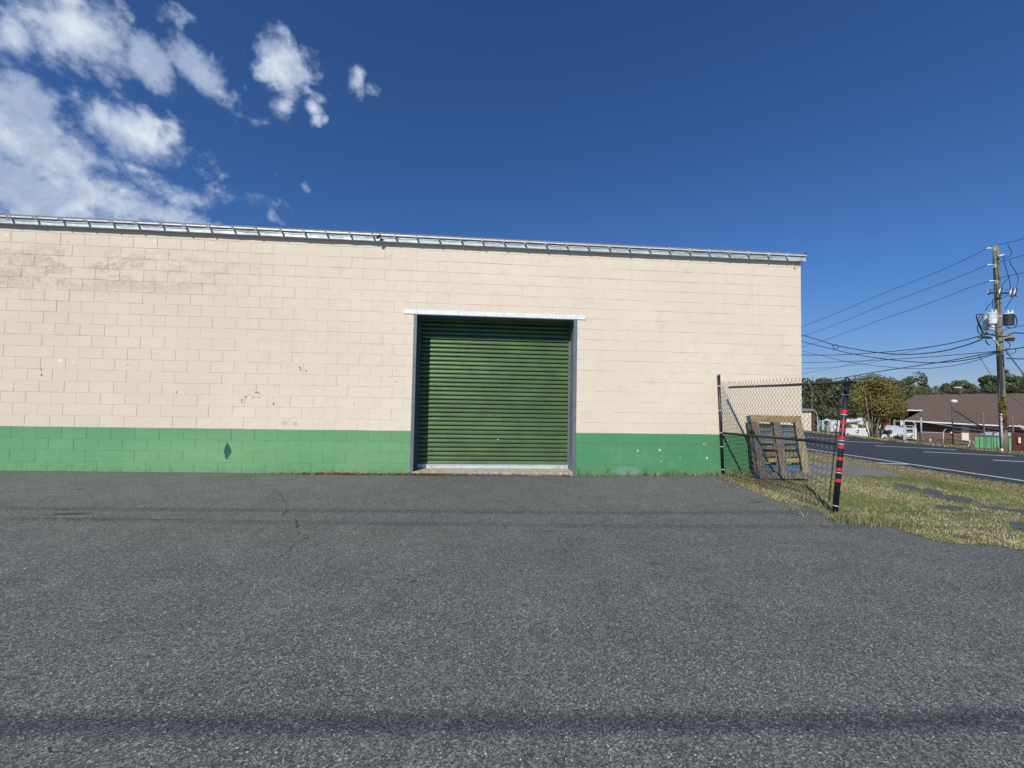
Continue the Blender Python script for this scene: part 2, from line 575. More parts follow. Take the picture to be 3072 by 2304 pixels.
def mat_asphalt(name, dark=1.0, road=False):
    m, t, b = new_mat(name)
    p = wpos(t)
    vor = t.new('ShaderNodeTexVoronoi')
    vor.inputs['Scale'].default_value = 145.0
    t.l.new(p, vor.inputs['Vector'])
    cellr = t.xyz(vor.outputs['Color'])[0]
    cell2 = t.xyz(vor.outputs['Color'])[1]
    big = t.noise(p, 0.35, 4, 0.6)
    med = t.noise(t.mapping(p, scale=(0.4, 1.4, 1)), 1.3, 5, 0.6)
    c = t.mix(t.ramp(big, 0.3, 0.7), (0.060, 0.062, 0.065), (0.076, 0.077, 0.077))
    c = t.mix(t.math('MULTIPLY', t.ramp(med, 0.35, 0.7), 0.5), c, (0.088, 0.086, 0.083))
    c = t.mix(t.ramp(cellr, 0.40, 0.99), c, (0.185, 0.185, 0.183))
    c = t.mix(t.math('MULTIPLY', t.ramp(cellr, 0.30, 0.0), 0.75), c, (0.022, 0.023, 0.027))
    c = t.mix(t.math('MULTIPLY', t.ramp(cell2, 0.965, 0.985), 0.8), c, (0.38, 0.375, 0.36))
    # sparse larger light stones and bits
    v2 = t.new('ShaderNodeTexVoronoi')
    v2.inputs['Scale'].default_value = 60.0
    t.l.new(p, v2.inputs['Vector'])
    st = t.math('MULTIPLY', t.ramp(t.xyz(v2.outputs['Color'])[0], 0.965, 0.975), t.ramp(v2.outputs['Distance'], 0.36, 0.24))
    c = t.mix(t.math('MULTIPLY', st, 0.8), c, (0.48, 0.47, 0.45))
    # mid scale mottling
    mo = t.math('ADD', t.math('MULTIPLY', t.noise(p, 22, 5, 0.7), 0.5), t.math('MULTIPLY', t.noise(p, 2.2, 6, 0.7, 0.4), 0.5))
    c = t.mix(1.0, c, t.comb(*[t.ramp(mo, 0.32, 0.68, 0.80, 1.20)] * 3), 'MULTIPLY')
    if road:
        c = t.mix(1.0, c, (0.41, 0.47, 0.55), 'MULTIPLY')
    else:
        # dusty lighter ground near the wall, dark spills
        x, y, z = t.xyz(p)
        c = t.mix(t.math('MULTIPLY', t.ramp(y, -3.5, -0.2), 0.16), c, (0.13, 0.125, 0.115))
        wob = t.math('MULTIPLY', t.math('SUBTRACT', t.noise(p, 6, 5, 0.7), 0.5), 1.4)
        for (px_, py_, rx, ry, rot, a) in ((205, 1541, .30, .06, .12, .75), (190, 1528, .12, .03, .1, .5), (235, 1467, .13, .05, 0, .5), (472, 1455, .07, .03, 0, .6), (600, 1475, .08, .03, 0, .4),
                                           (1240, 1743, .035, .03, 0, .6), (1197, 1736, .03, .02, 0, .4), (1573, 1814, .035, .025, 0, .55), (1965, 1690, .05, .025, 0, .5), (1640, 1592, .2, .05, 0, .3),
                                           (2275, 1505, .12, .05, 0, .7), (2255, 1500, .06, .03, 0, .5)):
            Q = gp(px_, py_)
            l = t.math('ADD', ell(t, p, Q.x, Q.y, rx, ry, rot, 'XY'), wob)
            c = t.mix(t.math('MULTIPLY', t.ramp(l, 1.1, 0.6), a), c, (0.028, 0.024, 0.026))
    c = t.mix(1.0, c, (dark * 1.14, dark * 1.225, dark * 1.16), 'MULTIPLY') if not road else c
    t.put(b.inputs['Base Color'], c)
    b.inputs['Roughness'].default_value = 0.88
    b.inputs['Specular IOR Level'].default_value = 0.35
    bn = t.new('ShaderNodeBump')
    bn.inputs['Strength'].default_value = 0.85
    bn.inputs['Distance'].default_value = 0.0035
    t.l.new(t.math('ADD', vor.outputs['Distance'], t.math('MULTIPLY', cellr, 0.7)), bn.inputs['Height'])
    t.l.new(bn.outputs[0], b.inputs['Normal'])
    return m


def mat_soil(name, a, bcol, ccol, sc=3.0):
    m, t, b = new_mat(name)
    p = wpos(t)
    n = t.noise(p, sc, 7, 0.7, 0.3)
    c = t.mix(t.ramp(n, 0.38, 0.6), a, bcol)
    c = t.mix(t.ramp(t.noise(p, sc * 9, 5, 0.7), 0.45, 0.7), c, ccol)
    t.put(b.inputs['Base Color'], c)
    b.inputs['Roughness'].default_value = 0.95
    bn = t.new('ShaderNodeBump')
    bn.inputs['Strength'].default_value = 0.8
    bn.inputs['Distance'].default_value = 0.03
    t.l.new(t.noise(p, 40, 5, 0.7), bn.inputs['Height'])
    t.l.new(bn.outputs[0], b.inputs['Normal'])
    return m


def mat_leaf(name, a, bcol):
    m, t, b = new_mat(name)
    p = wpos(t)
    n = t.noise(p, 1.3, 5, 0.7)
    n2 = t.new('ShaderNodeTexWhiteNoise')
    t.l.new(t.vmath('SNAP', p, (0.35, 0.35, 0.35)), n2.inputs[0])
    f = t.math('ADD', t.math('MULTIPLY', t.ramp(n, 0.3, 0.7), 0.6), t.math('MULTIPLY', n2.outputs[0], 0.4))
    c = t.mix(f, a, bcol)
    t.put(b.inputs['Base Color'], c)
    b.inputs['Roughness'].default_value = 0.6
    tr = t.new('ShaderNodeBsdfTranslucent')
    t.put(tr.inputs[0], c)
    mx = t.new('ShaderNodeMixShader')
    mx.inputs[0].default_value = 0.3
    out = [q for q in t.n if q.type == 'OUTPUT_MATERIAL'][0]
    t.l.new(b.outputs[0], mx.inputs[1])
    t.l.new(tr.outputs[0], mx.inputs[2])
    t.l.new(mx.outputs[0], out.inputs[0])
    return m


def mat_galv(name, col=(0.55, 0.60, 0.60), rough=0.42, metal=0.7, streak=False):
    m, t, b = new_mat(name)
    p = wpos(t)
    v = t.voro(p, 26.0, out='Color')
    s = t.xyz(v)[0]
    n = t.noise(t.mapping(p, scale=(1.0, 1, 0.35 if streak else 1)), 9 if streak else 3, 6, 0.65)
    c = t.mix(s, tuple(x * 0.82 for x in col), col)
    c = t.mix(t.math('MULTIPLY', t.ramp(n, 0.5, 0.7), 0.45), c, tuple(x * 0.55 for x in col))
    t.put(b.inputs['Base Color'], c)
    b.inputs['Metallic'].default_value = metal
    t.put(b.inputs['Roughness'], t.ramp(n, 0.3, 0.7, rough, rough + 0.2))
    return m


def mat_wood(name, a, bcol, scale=(30, 30, 2.5)):
    m, t, b = new_mat(name)
    tc = t.new('ShaderNodeTexCoord').outputs['Object']
    n = t.noise(t.mapping(tc, scale=scale), 1.0, 6, 0.65, 0.6)
    n2 = t.noise(wpos(t), 5, 5, 0.65)
    c = t.mix(t.ramp(n, 0.35, 0.68), a, bcol)
    c = t.mix(t.math('MULTIPLY', t.ramp(n2, 0.5, 0.7), 0.6), c, tuple(x * 0.5 for x in a))
    t.put(b.inputs['Base Color'], c)
    b.inputs['Roughness'].default_value = 0.85
    bn = t.new('ShaderNodeBump')
    bn.inputs['Strength'].default_value = 0.6
    bn.inputs['Distance'].default_value = 0.004
    t.l.new(n, bn.inputs['Height'])
    t.l.new(bn.outputs[0], b.inputs['Normal'])
    return m


M = {}
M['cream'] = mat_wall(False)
M['green'] = mat_wall(True)
M['asphalt'] = mat_asphalt('worn_asphalt')
M['road'] = mat_asphalt('road_asphalt', road=True)
M['soil'] = mat_soil('dry_turf_soil', (0.13, 0.115, 0.06), (0.20, 0.165, 0.09), (0.09, 0.09, 0.04))
M['verge'] = mat_soil('thin_turf_over_asphalt', (0.095, 0.09, 0.062), (0.25, 0.22, 0.125), (0.15, 0.155, 0.07), 4.0)  # turf over asphalt, with shade between blades put into the darker tone
M['concrete'] = simple('weathered_concrete', (0.185, 0.172, 0.155), 0.9, var=0.2, scale=3, bump=0.5, bscale=80, dirt=(0.12, 0.11, 0.09), dirt_amt=0.5)
M['paint_white'] = simple('road_marking_paint', (0.62, 0.63, 0.62), 0.7, var=0.1, scale=5, dirt=(0.25, 0.25, 0.25), dirt_amt=0.5)
M['galv'] = mat_galv('galvanised_sheet', (0.56, 0.62, 0.62), 0.45, 0.12)
M['galv_dull'] = mat_galv('dull_galvanised', (0.40, 0.42, 0.42), 0.5, 0.5)
M['lip'] = simple('pale_flashing', (0.74, 0.77, 0.77), 0.4, 0.2, 0.08, 3, dirt=(0.42, 0.43, 0.42), dirt_amt=0.5)
M['roof_edge'] = simple('weathered_gravel_stop', (0.20, 0.205, 0.20), 0.9, 0.0, 0.35, 25, 0.8, 90, (0.08, 0.08, 0.075), 0.7)
M['lintel'] = mat_galv('white_lintel_paint', (0.84, 0.90, 0.92), 0.45, 0.1, True)
M['jamb'] = simple('grey_steel_frame', (0.17, 0.195, 0.225), 0.5, 0.25, 0.15, 5, dirt=(0.10, 0.11, 0.12), dirt_amt=0.5)
M['jamb_in'] = simple('grey_reveal', (0.15, 0.16, 0.175), 0.6, 0.15, 0.15, 7, dirt=(0.12, 0.13, 0.14), dirt_amt=0.5)
M['slat'] = simple('green_shutter_enamel', (0.112, 0.186, 0.075), 0.36, 0.40, 0.16, 1.8, dirt=(0.075, 0.12, 0.062), dirt_amt=0.5, spec=0.6)
_t = NT(M['slat'].node_tree)
_b = M['slat'].node_tree.nodes['Principled BSDF']
_c = _b.inputs['Base Color'].links[0].from_socket
_oi = _t.new('ShaderNodeObjectInfo').outputs['Random']
_z = _t.xyz(wpos(_t))[2]
_c = _t.mix(1.0, _c, _t.comb(*[_t.math('ADD', _t.math('MULTIPLY', _oi, 0.22), 0.90)] * 3), 'MULTIPLY')
_sc = _t.noise(_t.mapping(wpos(_t), rot=(0, 0.5, 0), scale=(1.5, 1, 14)), 3.0, 5, 0.7, 0.8)
_c = _t.mix(_t.math('MULTIPLY', _t.ramp(_sc, 0.62, 0.70), 0.35), _c, (0.20, 0.24, 0.16))
_c = _t.mix(_t.math('MULTIPLY', _t.math('MULTIPLY', _t.ramp(_z, 0.45, 0.1), _t.ramp(_t.noise(wpos(_t), 9, 6, 0.7), 0.4, 0.7)), 0.5), _c, (0.14, 0.13, 0.09))
_t.put(_b.inputs['Base Color'], _c)
M['alu'] = simple('mill_aluminium', (0.72, 0.76, 0.80), 0.35, 0.35, 0.08, 6, dirt=(0.4, 0.4, 0.4), dirt_amt=0.35)
M['dark'] = simple('near_black', (0.012, 0.013, 0.015), 0.6)
M['black'] = simple('black_vinyl_coat', (0.012, 0.014, 0.017), 0.38, 0, 0.25, 15, dirt=(0.05, 0.05, 0.05), dirt_amt=0.4)
M['red'] = simple('red_reflective_tape', (0.60, 0.022, 0.035), 0.45, 0, 0.18, 30, dirt=(0.22, 0.02, 0.02), dirt_amt=0.5)
M['band'] = simple('zinc_band', (0.55, 0.57, 0.60), 0.4, 0.4, 0.15, 20)
M['cable'] = simple('black_cable', (0.02, 0.022, 0.026), 0.6)
M['wire'] = simple('weathered_conductor', (0.045, 0.05, 0.06), 0.6)
M['porcelain'] = simple('grey_white_porcelain', (0.72, 0.74, 0.76), 0.3)
M['tank'] = simple('pale_grey_tank_paint', (0.66, 0.72, 0.74), 0.45, 0, 0.08, 3, dirt=(0.3, 0.3, 0.3), dirt_amt=0.3)
M['tank_dark'] = simple('dark_parts_and_tank_shade', (0.035, 0.038, 0.045), 0.5)
M['pole'] = mat_wood('weathered_pole_wood', (0.165, 0.155, 0.10), (0.26, 0.245, 0.17), (16, 16, 0.9))
M['wood'] = mat_wood('pale_pallet_wood', (0.20, 0.155, 0.095), (0.36, 0.285, 0.165), (40, 40, 3))
M['wood_h'] = mat_wood('yellow_pallet_wood', (0.22, 0.16, 0.075), (0.40, 0.30, 0.145), (3, 40, 40))
M['wood_grey'] = mat_wood('grey_pallet_wood', (0.09, 0.075, 0.06), (0.21, 0.175, 0.13), (40, 40, 3))
M['wood_slate'] = mat_wood('slate_painted_board', (0.075, 0.10, 0.105), (0.15, 0.175, 0.17), (3, 40, 40))
M['blue'] = simple('chipped_blue_paint', (0.022, 0.105, 0.31), 0.6, 0, 0.25, 30, 0.4, 60, (0.05, 0.06, 0.10), 0.6)
M['blue_l'] = simple('pale_blue_board', (0.05, 0.125, 0.19), 0.7, 0, 0.25, 20, 0.3, 60)
M['grass1'] = mat_leaf('grass_green', (0.14, 0.19, 0.05), (0.22, 0.27, 0.085))
M['grass2'] = mat_leaf('grass_olive', (0.30, 0.29, 0.11), (0.42, 0.39, 0.17))
M['grass3'] = mat_leaf('grass_straw', (0.55, 0.47, 0.27), (0.72, 0.64, 0.42))
M['grass4'] = mat_leaf('grass_brown', (0.20, 0.13, 0.06), (0.30, 0.20, 0.10))
M['weed'] = mat_leaf('weed_green', (0.06, 0.095, 0.025), (0.13, 0.16, 0.045))
M['litter'] = mat_leaf('leaf_litter', (0.22, 0.09, 0.045), (0.42, 0.27, 0.15))
GR = [M['grass1'], M['grass2'], M['grass3'], M['grass4']]
M['bark'] = mat_wood('tree_bark', (0.16, 0.12, 0.085), (0.30, 0.24, 0.18), (10, 10, 1.5))
M['leafA'] = mat_leaf('leaf_dark_green', (0.042, 0.060, 0.018), (0.115, 0.135, 0.045))
M['leafB'] = mat_leaf('leaf_olive_gold', (0.13, 0.125, 0.025), (0.34, 0.27, 0.055))
M['leafC'] = mat_leaf('leaf_brown_green', (0.10, 0.10, 0.045), (0.20, 0.18, 0.10))
M['leafD'] = mat_leaf('leaf_mid_green', (0.075, 0.105, 0.03), (0.20, 0.22, 0.085))
M['leafE'] = mat_leaf('leaf_far_green', (0.075, 0.10, 0.06), (0.18, 0.20, 0.12))
M['vine'] = mat_leaf('vine_rust_green', (0.16, 0.06, 0.02), (0.24, 0.21, 0.06))
M['white'] = simple('white_vehicle_paint', (0.66, 0.68, 0.69), 0.35, 0, 0.05, 3)
M['glass'] = simple('dark_glass', (0.015, 0.03, 0.032), 0.1)
M['tyre'] = simple('tyre_rubber', (0.02, 0.02, 0.021), 0.8)
M['rust'] = simple('rusty_pipe', (0.16, 0.10, 0.065), 0.85, 0.1, 0.35, 14, dirt=(0.35, 0.31, 0.26), dirt_amt=0.7)
M['bollard'] = simple('pale_yellow_paint', (0.70, 0.62, 0.30), 0.6)
M['mint'] = simple('mint_cylinder_paint', (0.30, 0.62, 0.40), 0.5)
M['lime'] = simple('lime_boom_paint', (0.36, 0.45, 0.12), 0.5)
M['skip'] = simple('faded_green_paint', (0.13, 0.36, 0.16), 0.6, 0, 0.2, 2, dirt=(0.22, 0.42, 0.25), dirt_amt=0.6)
M['maroon'] = simple('maroon_paint', (0.10, 0.03, 0.02), 0.6, 0, 0.3, 3)
M['trim'] = simple('white_house_trim', (0.74, 0.76, 0.78), 0.5)
M['stucco'] = simple('cream_stucco', (0.74, 0.65, 0.52), 0.8, 0, 0.06, 2)


def mat_brick(name, col1, col2, mort):
    m, t, b = new_mat(name)
    p = wpos(t)
    x, y, z = t.xyz(p)
    q = t.comb(t.math('SUBTRACT', x, y), z, 0.0)
    br = t.new('ShaderNodeTexBrick')
    t.l.new(q, br.inputs[0])
    br.inputs['Color1'].default_value = (*col1, 1)
    br.inputs['Color2'].default_value = (*col2, 1)
    br.inputs['Mortar'].default_value = (*mort, 1)
    br.inputs['Scale'].default_value = 1.0
    br.inputs['Brick Width'].default_value = 0.3
    br.inputs['Row Height'].default_value = 0.075
    br.inputs['Mortar Size'].default_value = 0.008
    t.put(b.inputs['Base Color'], br.outputs[0])
    b.inputs['Roughness'].default_value = 0.9
    return m


M['brick'] = mat_brick('red_brown_brick', (0.095, 0.042, 0.032), (0.15, 0.065, 0.045), (0.16, 0.12, 0.10))
M['shingle'] = simple('brown_shingle', (0.116, 0.080, 0.062), 0.95, 0, 0.3, 5, 0.6, 25, dirt=(0.060, 0.045, 0.040), dirt_amt=0.7)
M['redroof'] = simple('red_brown_metal_roof', (0.20, 0.075, 0.05), 0.8)

# ------------------------------------------------------------------ ground


def sheet(name, xs, ys, off, mat, gfun=g):
    mb = MB()
    nx, ny = len(xs), len(ys)
    vs = [(x, y, gfun(x, y) + off) for y in ys for x in xs]
    fs = [(j * nx + i, j * nx + i + 1, (j + 1) * nx + i + 1, (j + 1) * nx + i) for j in range(ny - 1) for i in range(nx - 1)]
    mb.add(vs, fs)
    return mb.build(name, mat)


BR = [-10, 9.4, 12.5, 18.8, 29.5, 46]
o = sheet('ground', sorted([-700, -60, 0, 60, 120, 300, 900] + BR), [-700, -60, 0, 60, 200, 900], -0.012, M['soil'])
tag(o, 'dry grassy ground falling away beyond the street', None, kind='structure')
# parking lot: runs under the building's foot and out to the street at the right
o = sheet('parking_lot', [-60, -10, 0, 6, 9.4, 12.5, 18.6], [-60, -20, -8, -4, 0.0], -0.004, M['asphalt'])
tag(o, 'worn grey asphalt lot in front of the block building', None, kind='structure')
ROAD0, ROAD1 = 18.55, 28.35
o = sheet('road', [ROAD0, 18.8, ROAD1], [-200, 0, 300], 0.004, M['road'])
tag(o, 'dark asphalt street running past the building corner', None, kind='structure')


def gstrip(name, pts, w, off, mat, label):
    """painted stripe / ribbon along ground points"""
    mb = MB()
    for a, b_ in zip(pts[:-1], pts[1:]):
        a, b_ = Vector(a), Vector(b_)
        d = (b_ - a)
        d.z = 0
        n = Vector((-d.y, d.x, 0)).normalized() * (w / 2)
        vs = []
        for q in (a - n, b_ - n, b_ + n, a + n):
            vs.append((q.x, q.y, g(q.x, q.y) + off))
        mb.add(vs, [(0, 1, 2, 3)])
    o = mb.build(name, mat)
    tag(o, label, None, kind='structure')
    return o


def mark(name, a, b_, w, label):
    A = gp(*a)
    B = gp(*b_)
    return gstrip(name, [A, B], w * 1.3, 0.008, M['paint_white'], label)


A = gp(2500, 1359.5)
B = gp(3072, 1444)
gstrip('edge_line', [(A.x, 90, 0), (B.x, -40, 0)] if False else [(A.x + (A.x - B.x) / (A.y - B.y) * 60, A.y + 60, 0), (B.x - (A.x - B.x) / (A.y - B.y) * 20, B.y - 20, 0)], 0.145, 0.008, M['paint_white'],
       'long white edge line on the near side of the street')
for i, (a, b_) in enumerate([((2414, 1312), (2546, 1318.7)), ((2510, 1323.4), (2652, 1329.5)), ((2625, 1338), (2868, 1349.6)),
                             ((2771, 1356), (3043, 1369)), ((2979, 1381), (3225, 1393))]):
    mark('stall_line', a, b_, 0.11, ['faint white bay line farthest up the street', 'white bay line second from the far end', 'white bay line before the brick house fence',
                                     'white bay line before the utility pole', 'white bay line nearest, cut by the right picture edge'][i])
mark('stall_line', (2632, 1390), (2735, 1393.6), 0.11, 'short white stub line meeting the near edge line')

# broken turf between lot and street
edge_px = [(2155, 1421), (2190, 1440), (2230, 1462), (2280, 1485), (2330, 1502), (2380, 1512), (2430, 1521), (2470, 1540), (2503, 1549), (2540, 1556), (2590, 1560),
           (2620, 1566), (2660, 1578), (2700, 1590), (2760, 1608), (2800, 1621), (2850, 1629), (2900, 1634), (2960, 1634), (3000, 1636), (3072, 1652)]
edge = [gp(*q) for q in edge_px]
edge += [Vector((14.5, -4.55, 0)), Vector((16.5, -4.9, 0)), Vector((18.3, -5.2, 0))]
poly = [(p.x, p.y) for p in edge] + [(18.75, -5.2), (18.72, 2.0), (18.70, 12.0), (18.70, 40.0), (14.15, 40.0), (14.15, 0.0)]
mb = MB()
pts = []
for (x, y) in poly:
    pts.append((x + rnd.uniform(-.01, .01), y, g(x, y) + 0.0))
# keep within coplanar ramp: split at X = 14 by clipping to two polygons


def clip(poly, xc, keep_right):
    out = []
    n = len(poly)
    for i in range(n):
        a, b_ = poly[i], poly[(i + 1) % n]
        ia = (a[0] >= xc) == keep_right
        ib = (b_[0] >= xc) == keep_right
        if ia:
            out.append(a)
        if ia != ib:
            tt = (xc - a[0]) / (b_[0] - a[0])
            out.append((xc, a[1] + tt * (b_[1] - a[1])))
    return out


for kr in (False, True):
    pl = clip(poly, 12.5, kr)
    if len(pl) > 2:
        mb.add([(x, y, g(x, y)) for (x, y) in pl], [tuple(range(len(pl)))])
o = mb.build('verge', M['verge'])
tag(o, 'thin dry turf strip between lot and street', None, kind='structure')

# bare asphalt islands in the turf (world ellipses) and the old concrete walk
GAPS = []
for (px_, py_, rx, ry, rot) in ((2720, 1462, 55, 10, .2), (2800, 1478, 45, 16, .2), (2870, 1497, 70, 14, .15), (2985, 1526, 60, 8, .1), (3060, 1536, 50, 9, .1), (2855, 1524, 55, 8, .05),
                                (2690, 1512, 24, 4, .2), (2590, 1536, 34, 6, .1), (2740, 1545, 14, 3, 0), (2890, 1612, 34, 5, .1), (3055, 1580, 40, 18, .3)):
    GAPS.append((px_, py_, rx * .88, ry * .72, rot))


def proj(P):
    q = RM.transposed() @ (Vector(P) - CAM)
    return (1536 + F * q.x / q.y, 1152 - F * q.z / q.y)


mbg = MB()
for k, (cx, cy, rx, ry, rot) in enumerate(GAPS):
    n = 26
    ph = [rnd.uniform(0, 6.28) for _ in range(3)]
    vs = []
    for i in range(n):
        a = 2 * math.pi * i / n
        r = 1 + .12 * math.sin(3 * a + ph[0]) + .10 * math.sin(5 * a + ph[1]) + .08 * math.sin(9 * a + ph[2])
        u, v = rx * r * math.cos(a), ry * r * math.sin(a)
        P = gp(cx + u * math.cos(rot) - v * math.sin(rot), cy + u * math.sin(rot) + v * math.cos(rot))
        vs.append((P.x, P.y, g(P.x, P.y) + 0.004 + 0.0003 * k))
    mbg.add(vs[::-1], [tuple(range(n))])
o = mbg.build('bare_asphalt_patch', mat_asphalt('old_dark_asphalt', 0.72))
tag(o, 'bare asphalt islands showing through the thin turf', None, kind='structure')
mb = MB()
walk = [(2405, 1392), (2450, 1393), (2490, 1391), (2520, 1396), (2560, 1399), (2600, 1406), (2640, 1412), (2690, 1424), (2720, 1433), (2690, 1431), (2650, 1431), (2610, 1427), (2560, 1429), (2510, 1426), (2450, 1429), (2400, 1427)]
wp = [gp(*q) for q in walk]
mb.add([(p.x, p.y, g(p.x, p.y) + 0.02) for p in wp] + [(p.x, p.y, g(p.x, p.y) - 0.05) for p in wp],
       [tuple(range(len(wp) - 1, -1, -1))] + [(i, (i + 1) % len(wp), len(wp) + (i + 1) % len(wp), len(wp) + i) for i in range(len(wp))])
o = mb.build('old_sidewalk', M['concrete'])
tag(o, 'old grey concrete walk slab beyond the fence', None, kind='structure')

# ---- grass blades
gapw = [(gp(cx, cy), cx, cy, rx, ry, rot) for (cx, cy, rx, ry, rot) in GAPS]
RMi = np.array(RM.transposed())


def proj_np(P):
    q = (P - np.array(CAM)) @ RMi.T
    return 1536 + F * q[:, 0] / q[:, 1], 1152 - F * q[:, 2] / q[:, 1]


def gnp(X):
    return np.where(X < -10, .09, np.where(X < 9.4, .03 - .006 * X, np.where(X < 12.5, -.0264 + .0364 * (X - 9.4) / 3.1, np.where(X < 18.8, .010 - .0265 * (X - 12.5), np.where(X < 29.5, -.157 - .0215 * (X - 18.8), np.where(X < 46, -.387 - .13 * (X - 29.5), -.387 - .13 * 16.5))))))


def in_poly(x, y, poly):
    ins = np.zeros(len(x), bool)
    n = len(poly)
    for i in range(n):
        x0, y0 = poly[i]
        x1, y1 = poly[(i + 1) % n]
        if y0 == y1:
            continue
        c = ((y0 > y) != (y1 > y)) & (x < (x1 - x0) * (y - y0) / (y1 - y0) + x0)
        ins ^= c
    return ins


def lumps(x, y, s, seed):
    r = np.random.RandomState(seed)
    v = np.zeros(len(x))
    for k in range(7):
        a = r.uniform(0, 6.28)
        fr = s * (0.6 + 0.35 * k)
        v += np.sin(fr * (x * math.cos(a) + y * math.sin(a)) + r.uniform(0, 6.28)) / (1 + .25 * k)
    return v / 3.0


def blades(name, X, Y, H, Wd, mi, mats, label, cat, lean=0.7, z0=None, z=None):
    n = len(X)
    Z = gnp(X) if z is None else z
    th = nrs.uniform(0, 2 * math.pi, n)
    ld = nrs.uniform(0, 2 * math.pi, n)
    la = nrs.uniform(0.1, lean, n) * H
    b0 = np.stack([X - np.cos(th) * Wd / 2, Y - np.sin(th) * Wd / 2, Z - 0.003], 1)
    b1 = np.stack([X + np.cos(th) * Wd / 2, Y + np.sin(th) * Wd / 2, Z - 0.003], 1)
    mx = np.stack([X + np.cos(ld) * la * .35, Y + np.sin(ld) * la * .35, Z + H * .62], 1)
    m0 = mx - np.stack([np.cos(th) * Wd * .38, np.sin(th) * Wd * .38, 0 * Wd], 1)
    m1 = mx + np.stack([np.cos(th) * Wd * .38, np.sin(th) * Wd * .38, 0 * Wd], 1)
    tp = np.stack([X + np.cos(ld) * la, Y + np.sin(ld) * la, Z + H], 1)
    V = np.stack([b0, b1, m1, m0, tp], 1).reshape(-1, 3)
    base = np.arange(n)[:, None] * 5
    Q = np.concatenate([base + np.array([[0, 1, 2]]), base + np.array([[0, 2, 3]]), base + np.array([[3, 2, 4]])], 0)
    me = numpy_mesh(name, V, Q, mats, np.concatenate([mi, mi, mi]))
    o = link(name, me)
    tag(o, label, cat, kind='stuff')
    return o


N = 420000
X = nrs.uniform(11.8, 18.75, N)
Y = np.where(nrs.rand(N) < .62, nrs.uniform(-5.3, 1.5, N), nrs.uniform(1.5, 14, N))
k = in_poly(X, Y, poly)
pxx, pyy = proj_np(np.stack([X, Y, gnp(X)], 1))
for (cx, cy, rx, ry, rot) in GAPS:
    du, dv = pxx - cx, pyy - cy
    u = (du * math.cos(rot) + dv * math.sin(rot)) / rx
    v = (-du * math.sin(rot) + dv * math.cos(rot)) / ry
    k &= (u * u + v * v) > nrs.uniform(.40, 1.30, N)
wpoly = [(p.x, p.y) for p in wp]
k &= ~in_poly(X, Y, wpoly)
den = lumps(X, Y, 3.0, 3)
k &= nrs.rand(N) < np.clip(.62 + .55 * den, .12, 1)
k &= ~((X < 14.35) & (Y > 0.0))
X, Y = X[k], Y[k]
n = len(X)
gl = lumps(X, Y, 1.6, 5) + nrs.uniform(-.8, .8, n)
mi = np.where(gl > .12, 0, np.where(gl > -.35, 1, 2))
mi = np.where((X > 17.2) & (nrs.rand(n) < .75), nrs.choice([1, 2, 3, 3], n), mi)
mi = np.where(nrs.rand(n) < .07, 3, mi)
H = nrs.uniform(.008, .028, n) * np.where(mi == 0, 1.35, 1.0)
blades('verge_grass', X, Y, H, nrs.uniform(.004, .010, n), mi, GR, 'short patchy green and straw coloured grass between lot and street', 'grass', lean=1.6)

# long weeds: along the wall, round the fence post, lot edge
sx, sy, sh, sm = [], [], [], []


def tuft(x, y, r, n, h0, h1, mats):
    for _ in range(n):
        a, q = rnd.uniform(0, 6.28), r * math.sqrt(rnd.random())
        sx.append(x + q * math.cos(a))
        sy.append(y + q * math.sin(a))
        sh.append(rnd.uniform(h0, h1))
        sm.append(rnd.choice(mats))


for _ in range(60):
    x = rnd.uniform(9.5, 12.35)
    big = x > 10.7
    tuft(x, -.05 - rnd.random() * .07, .07, rnd.randint(8, 22) if big else 5, .02, rnd.uniform(.06, .14) if big else .07, [0, 0, 0, 1, 2])
for x in (9.47, 9.6, 9.95, 10.15, 10.45, 10.75, 10.98, 11.3):
    tuft(x, -.06, .03, 7, .1, rnd.uniform(.2, .34), [0, 0, 1])
for _ in range(40):
    tuft(rnd.uniform(12.3, 14.0), -.08 - rnd.random() * .25, .1, 16, .04, .16, [0, 0, 1, 2])
tuft(12.10, -3.02, .20, 600, .02, .10, [0, 0, 1, 1, 2])
tuft(12.45, -3.02, .22, 600, .03, .13, [0, 0, 1, 1, 2])
tuft(12.3, -3.05, .3, 300, .02, .07, [1, 2, 3])
for (px_, py_) in ((2362, 1528), (2350, 1500), (2385, 1525), (2400, 1545)):
    P = gp(px_, py_)
    tuft(P.x, P.y, .07, 26, .03, .10, [0, 1, 2])
for i in range(len(edge) - 1):
    a, b_ = edge[i], edge[i + 1]
    L = (b_ - a).length
    for _ in range(int(L * 14)):
        tt = rnd.random()
        P = a.lerp(b_, tt)
        tuft(P.x + rnd.uniform(-.02, .12), P.y + rnd.uniform(-.06, .06), .05, 9, .012, .045, [0, 0, 1, 1, 2])
n = len(sx)
blades('tall_weeds', np.array(sx), np.array(sy), np.array(sh), nrs.uniform(.003, .007, n), np.array(sm), GR[:1] and [M['weed'], M['grass2'], M['grass3'], M['grass4']],
       'taller weeds along the wall foot, fence post and lot edge', 'weeds', lean=1.7)

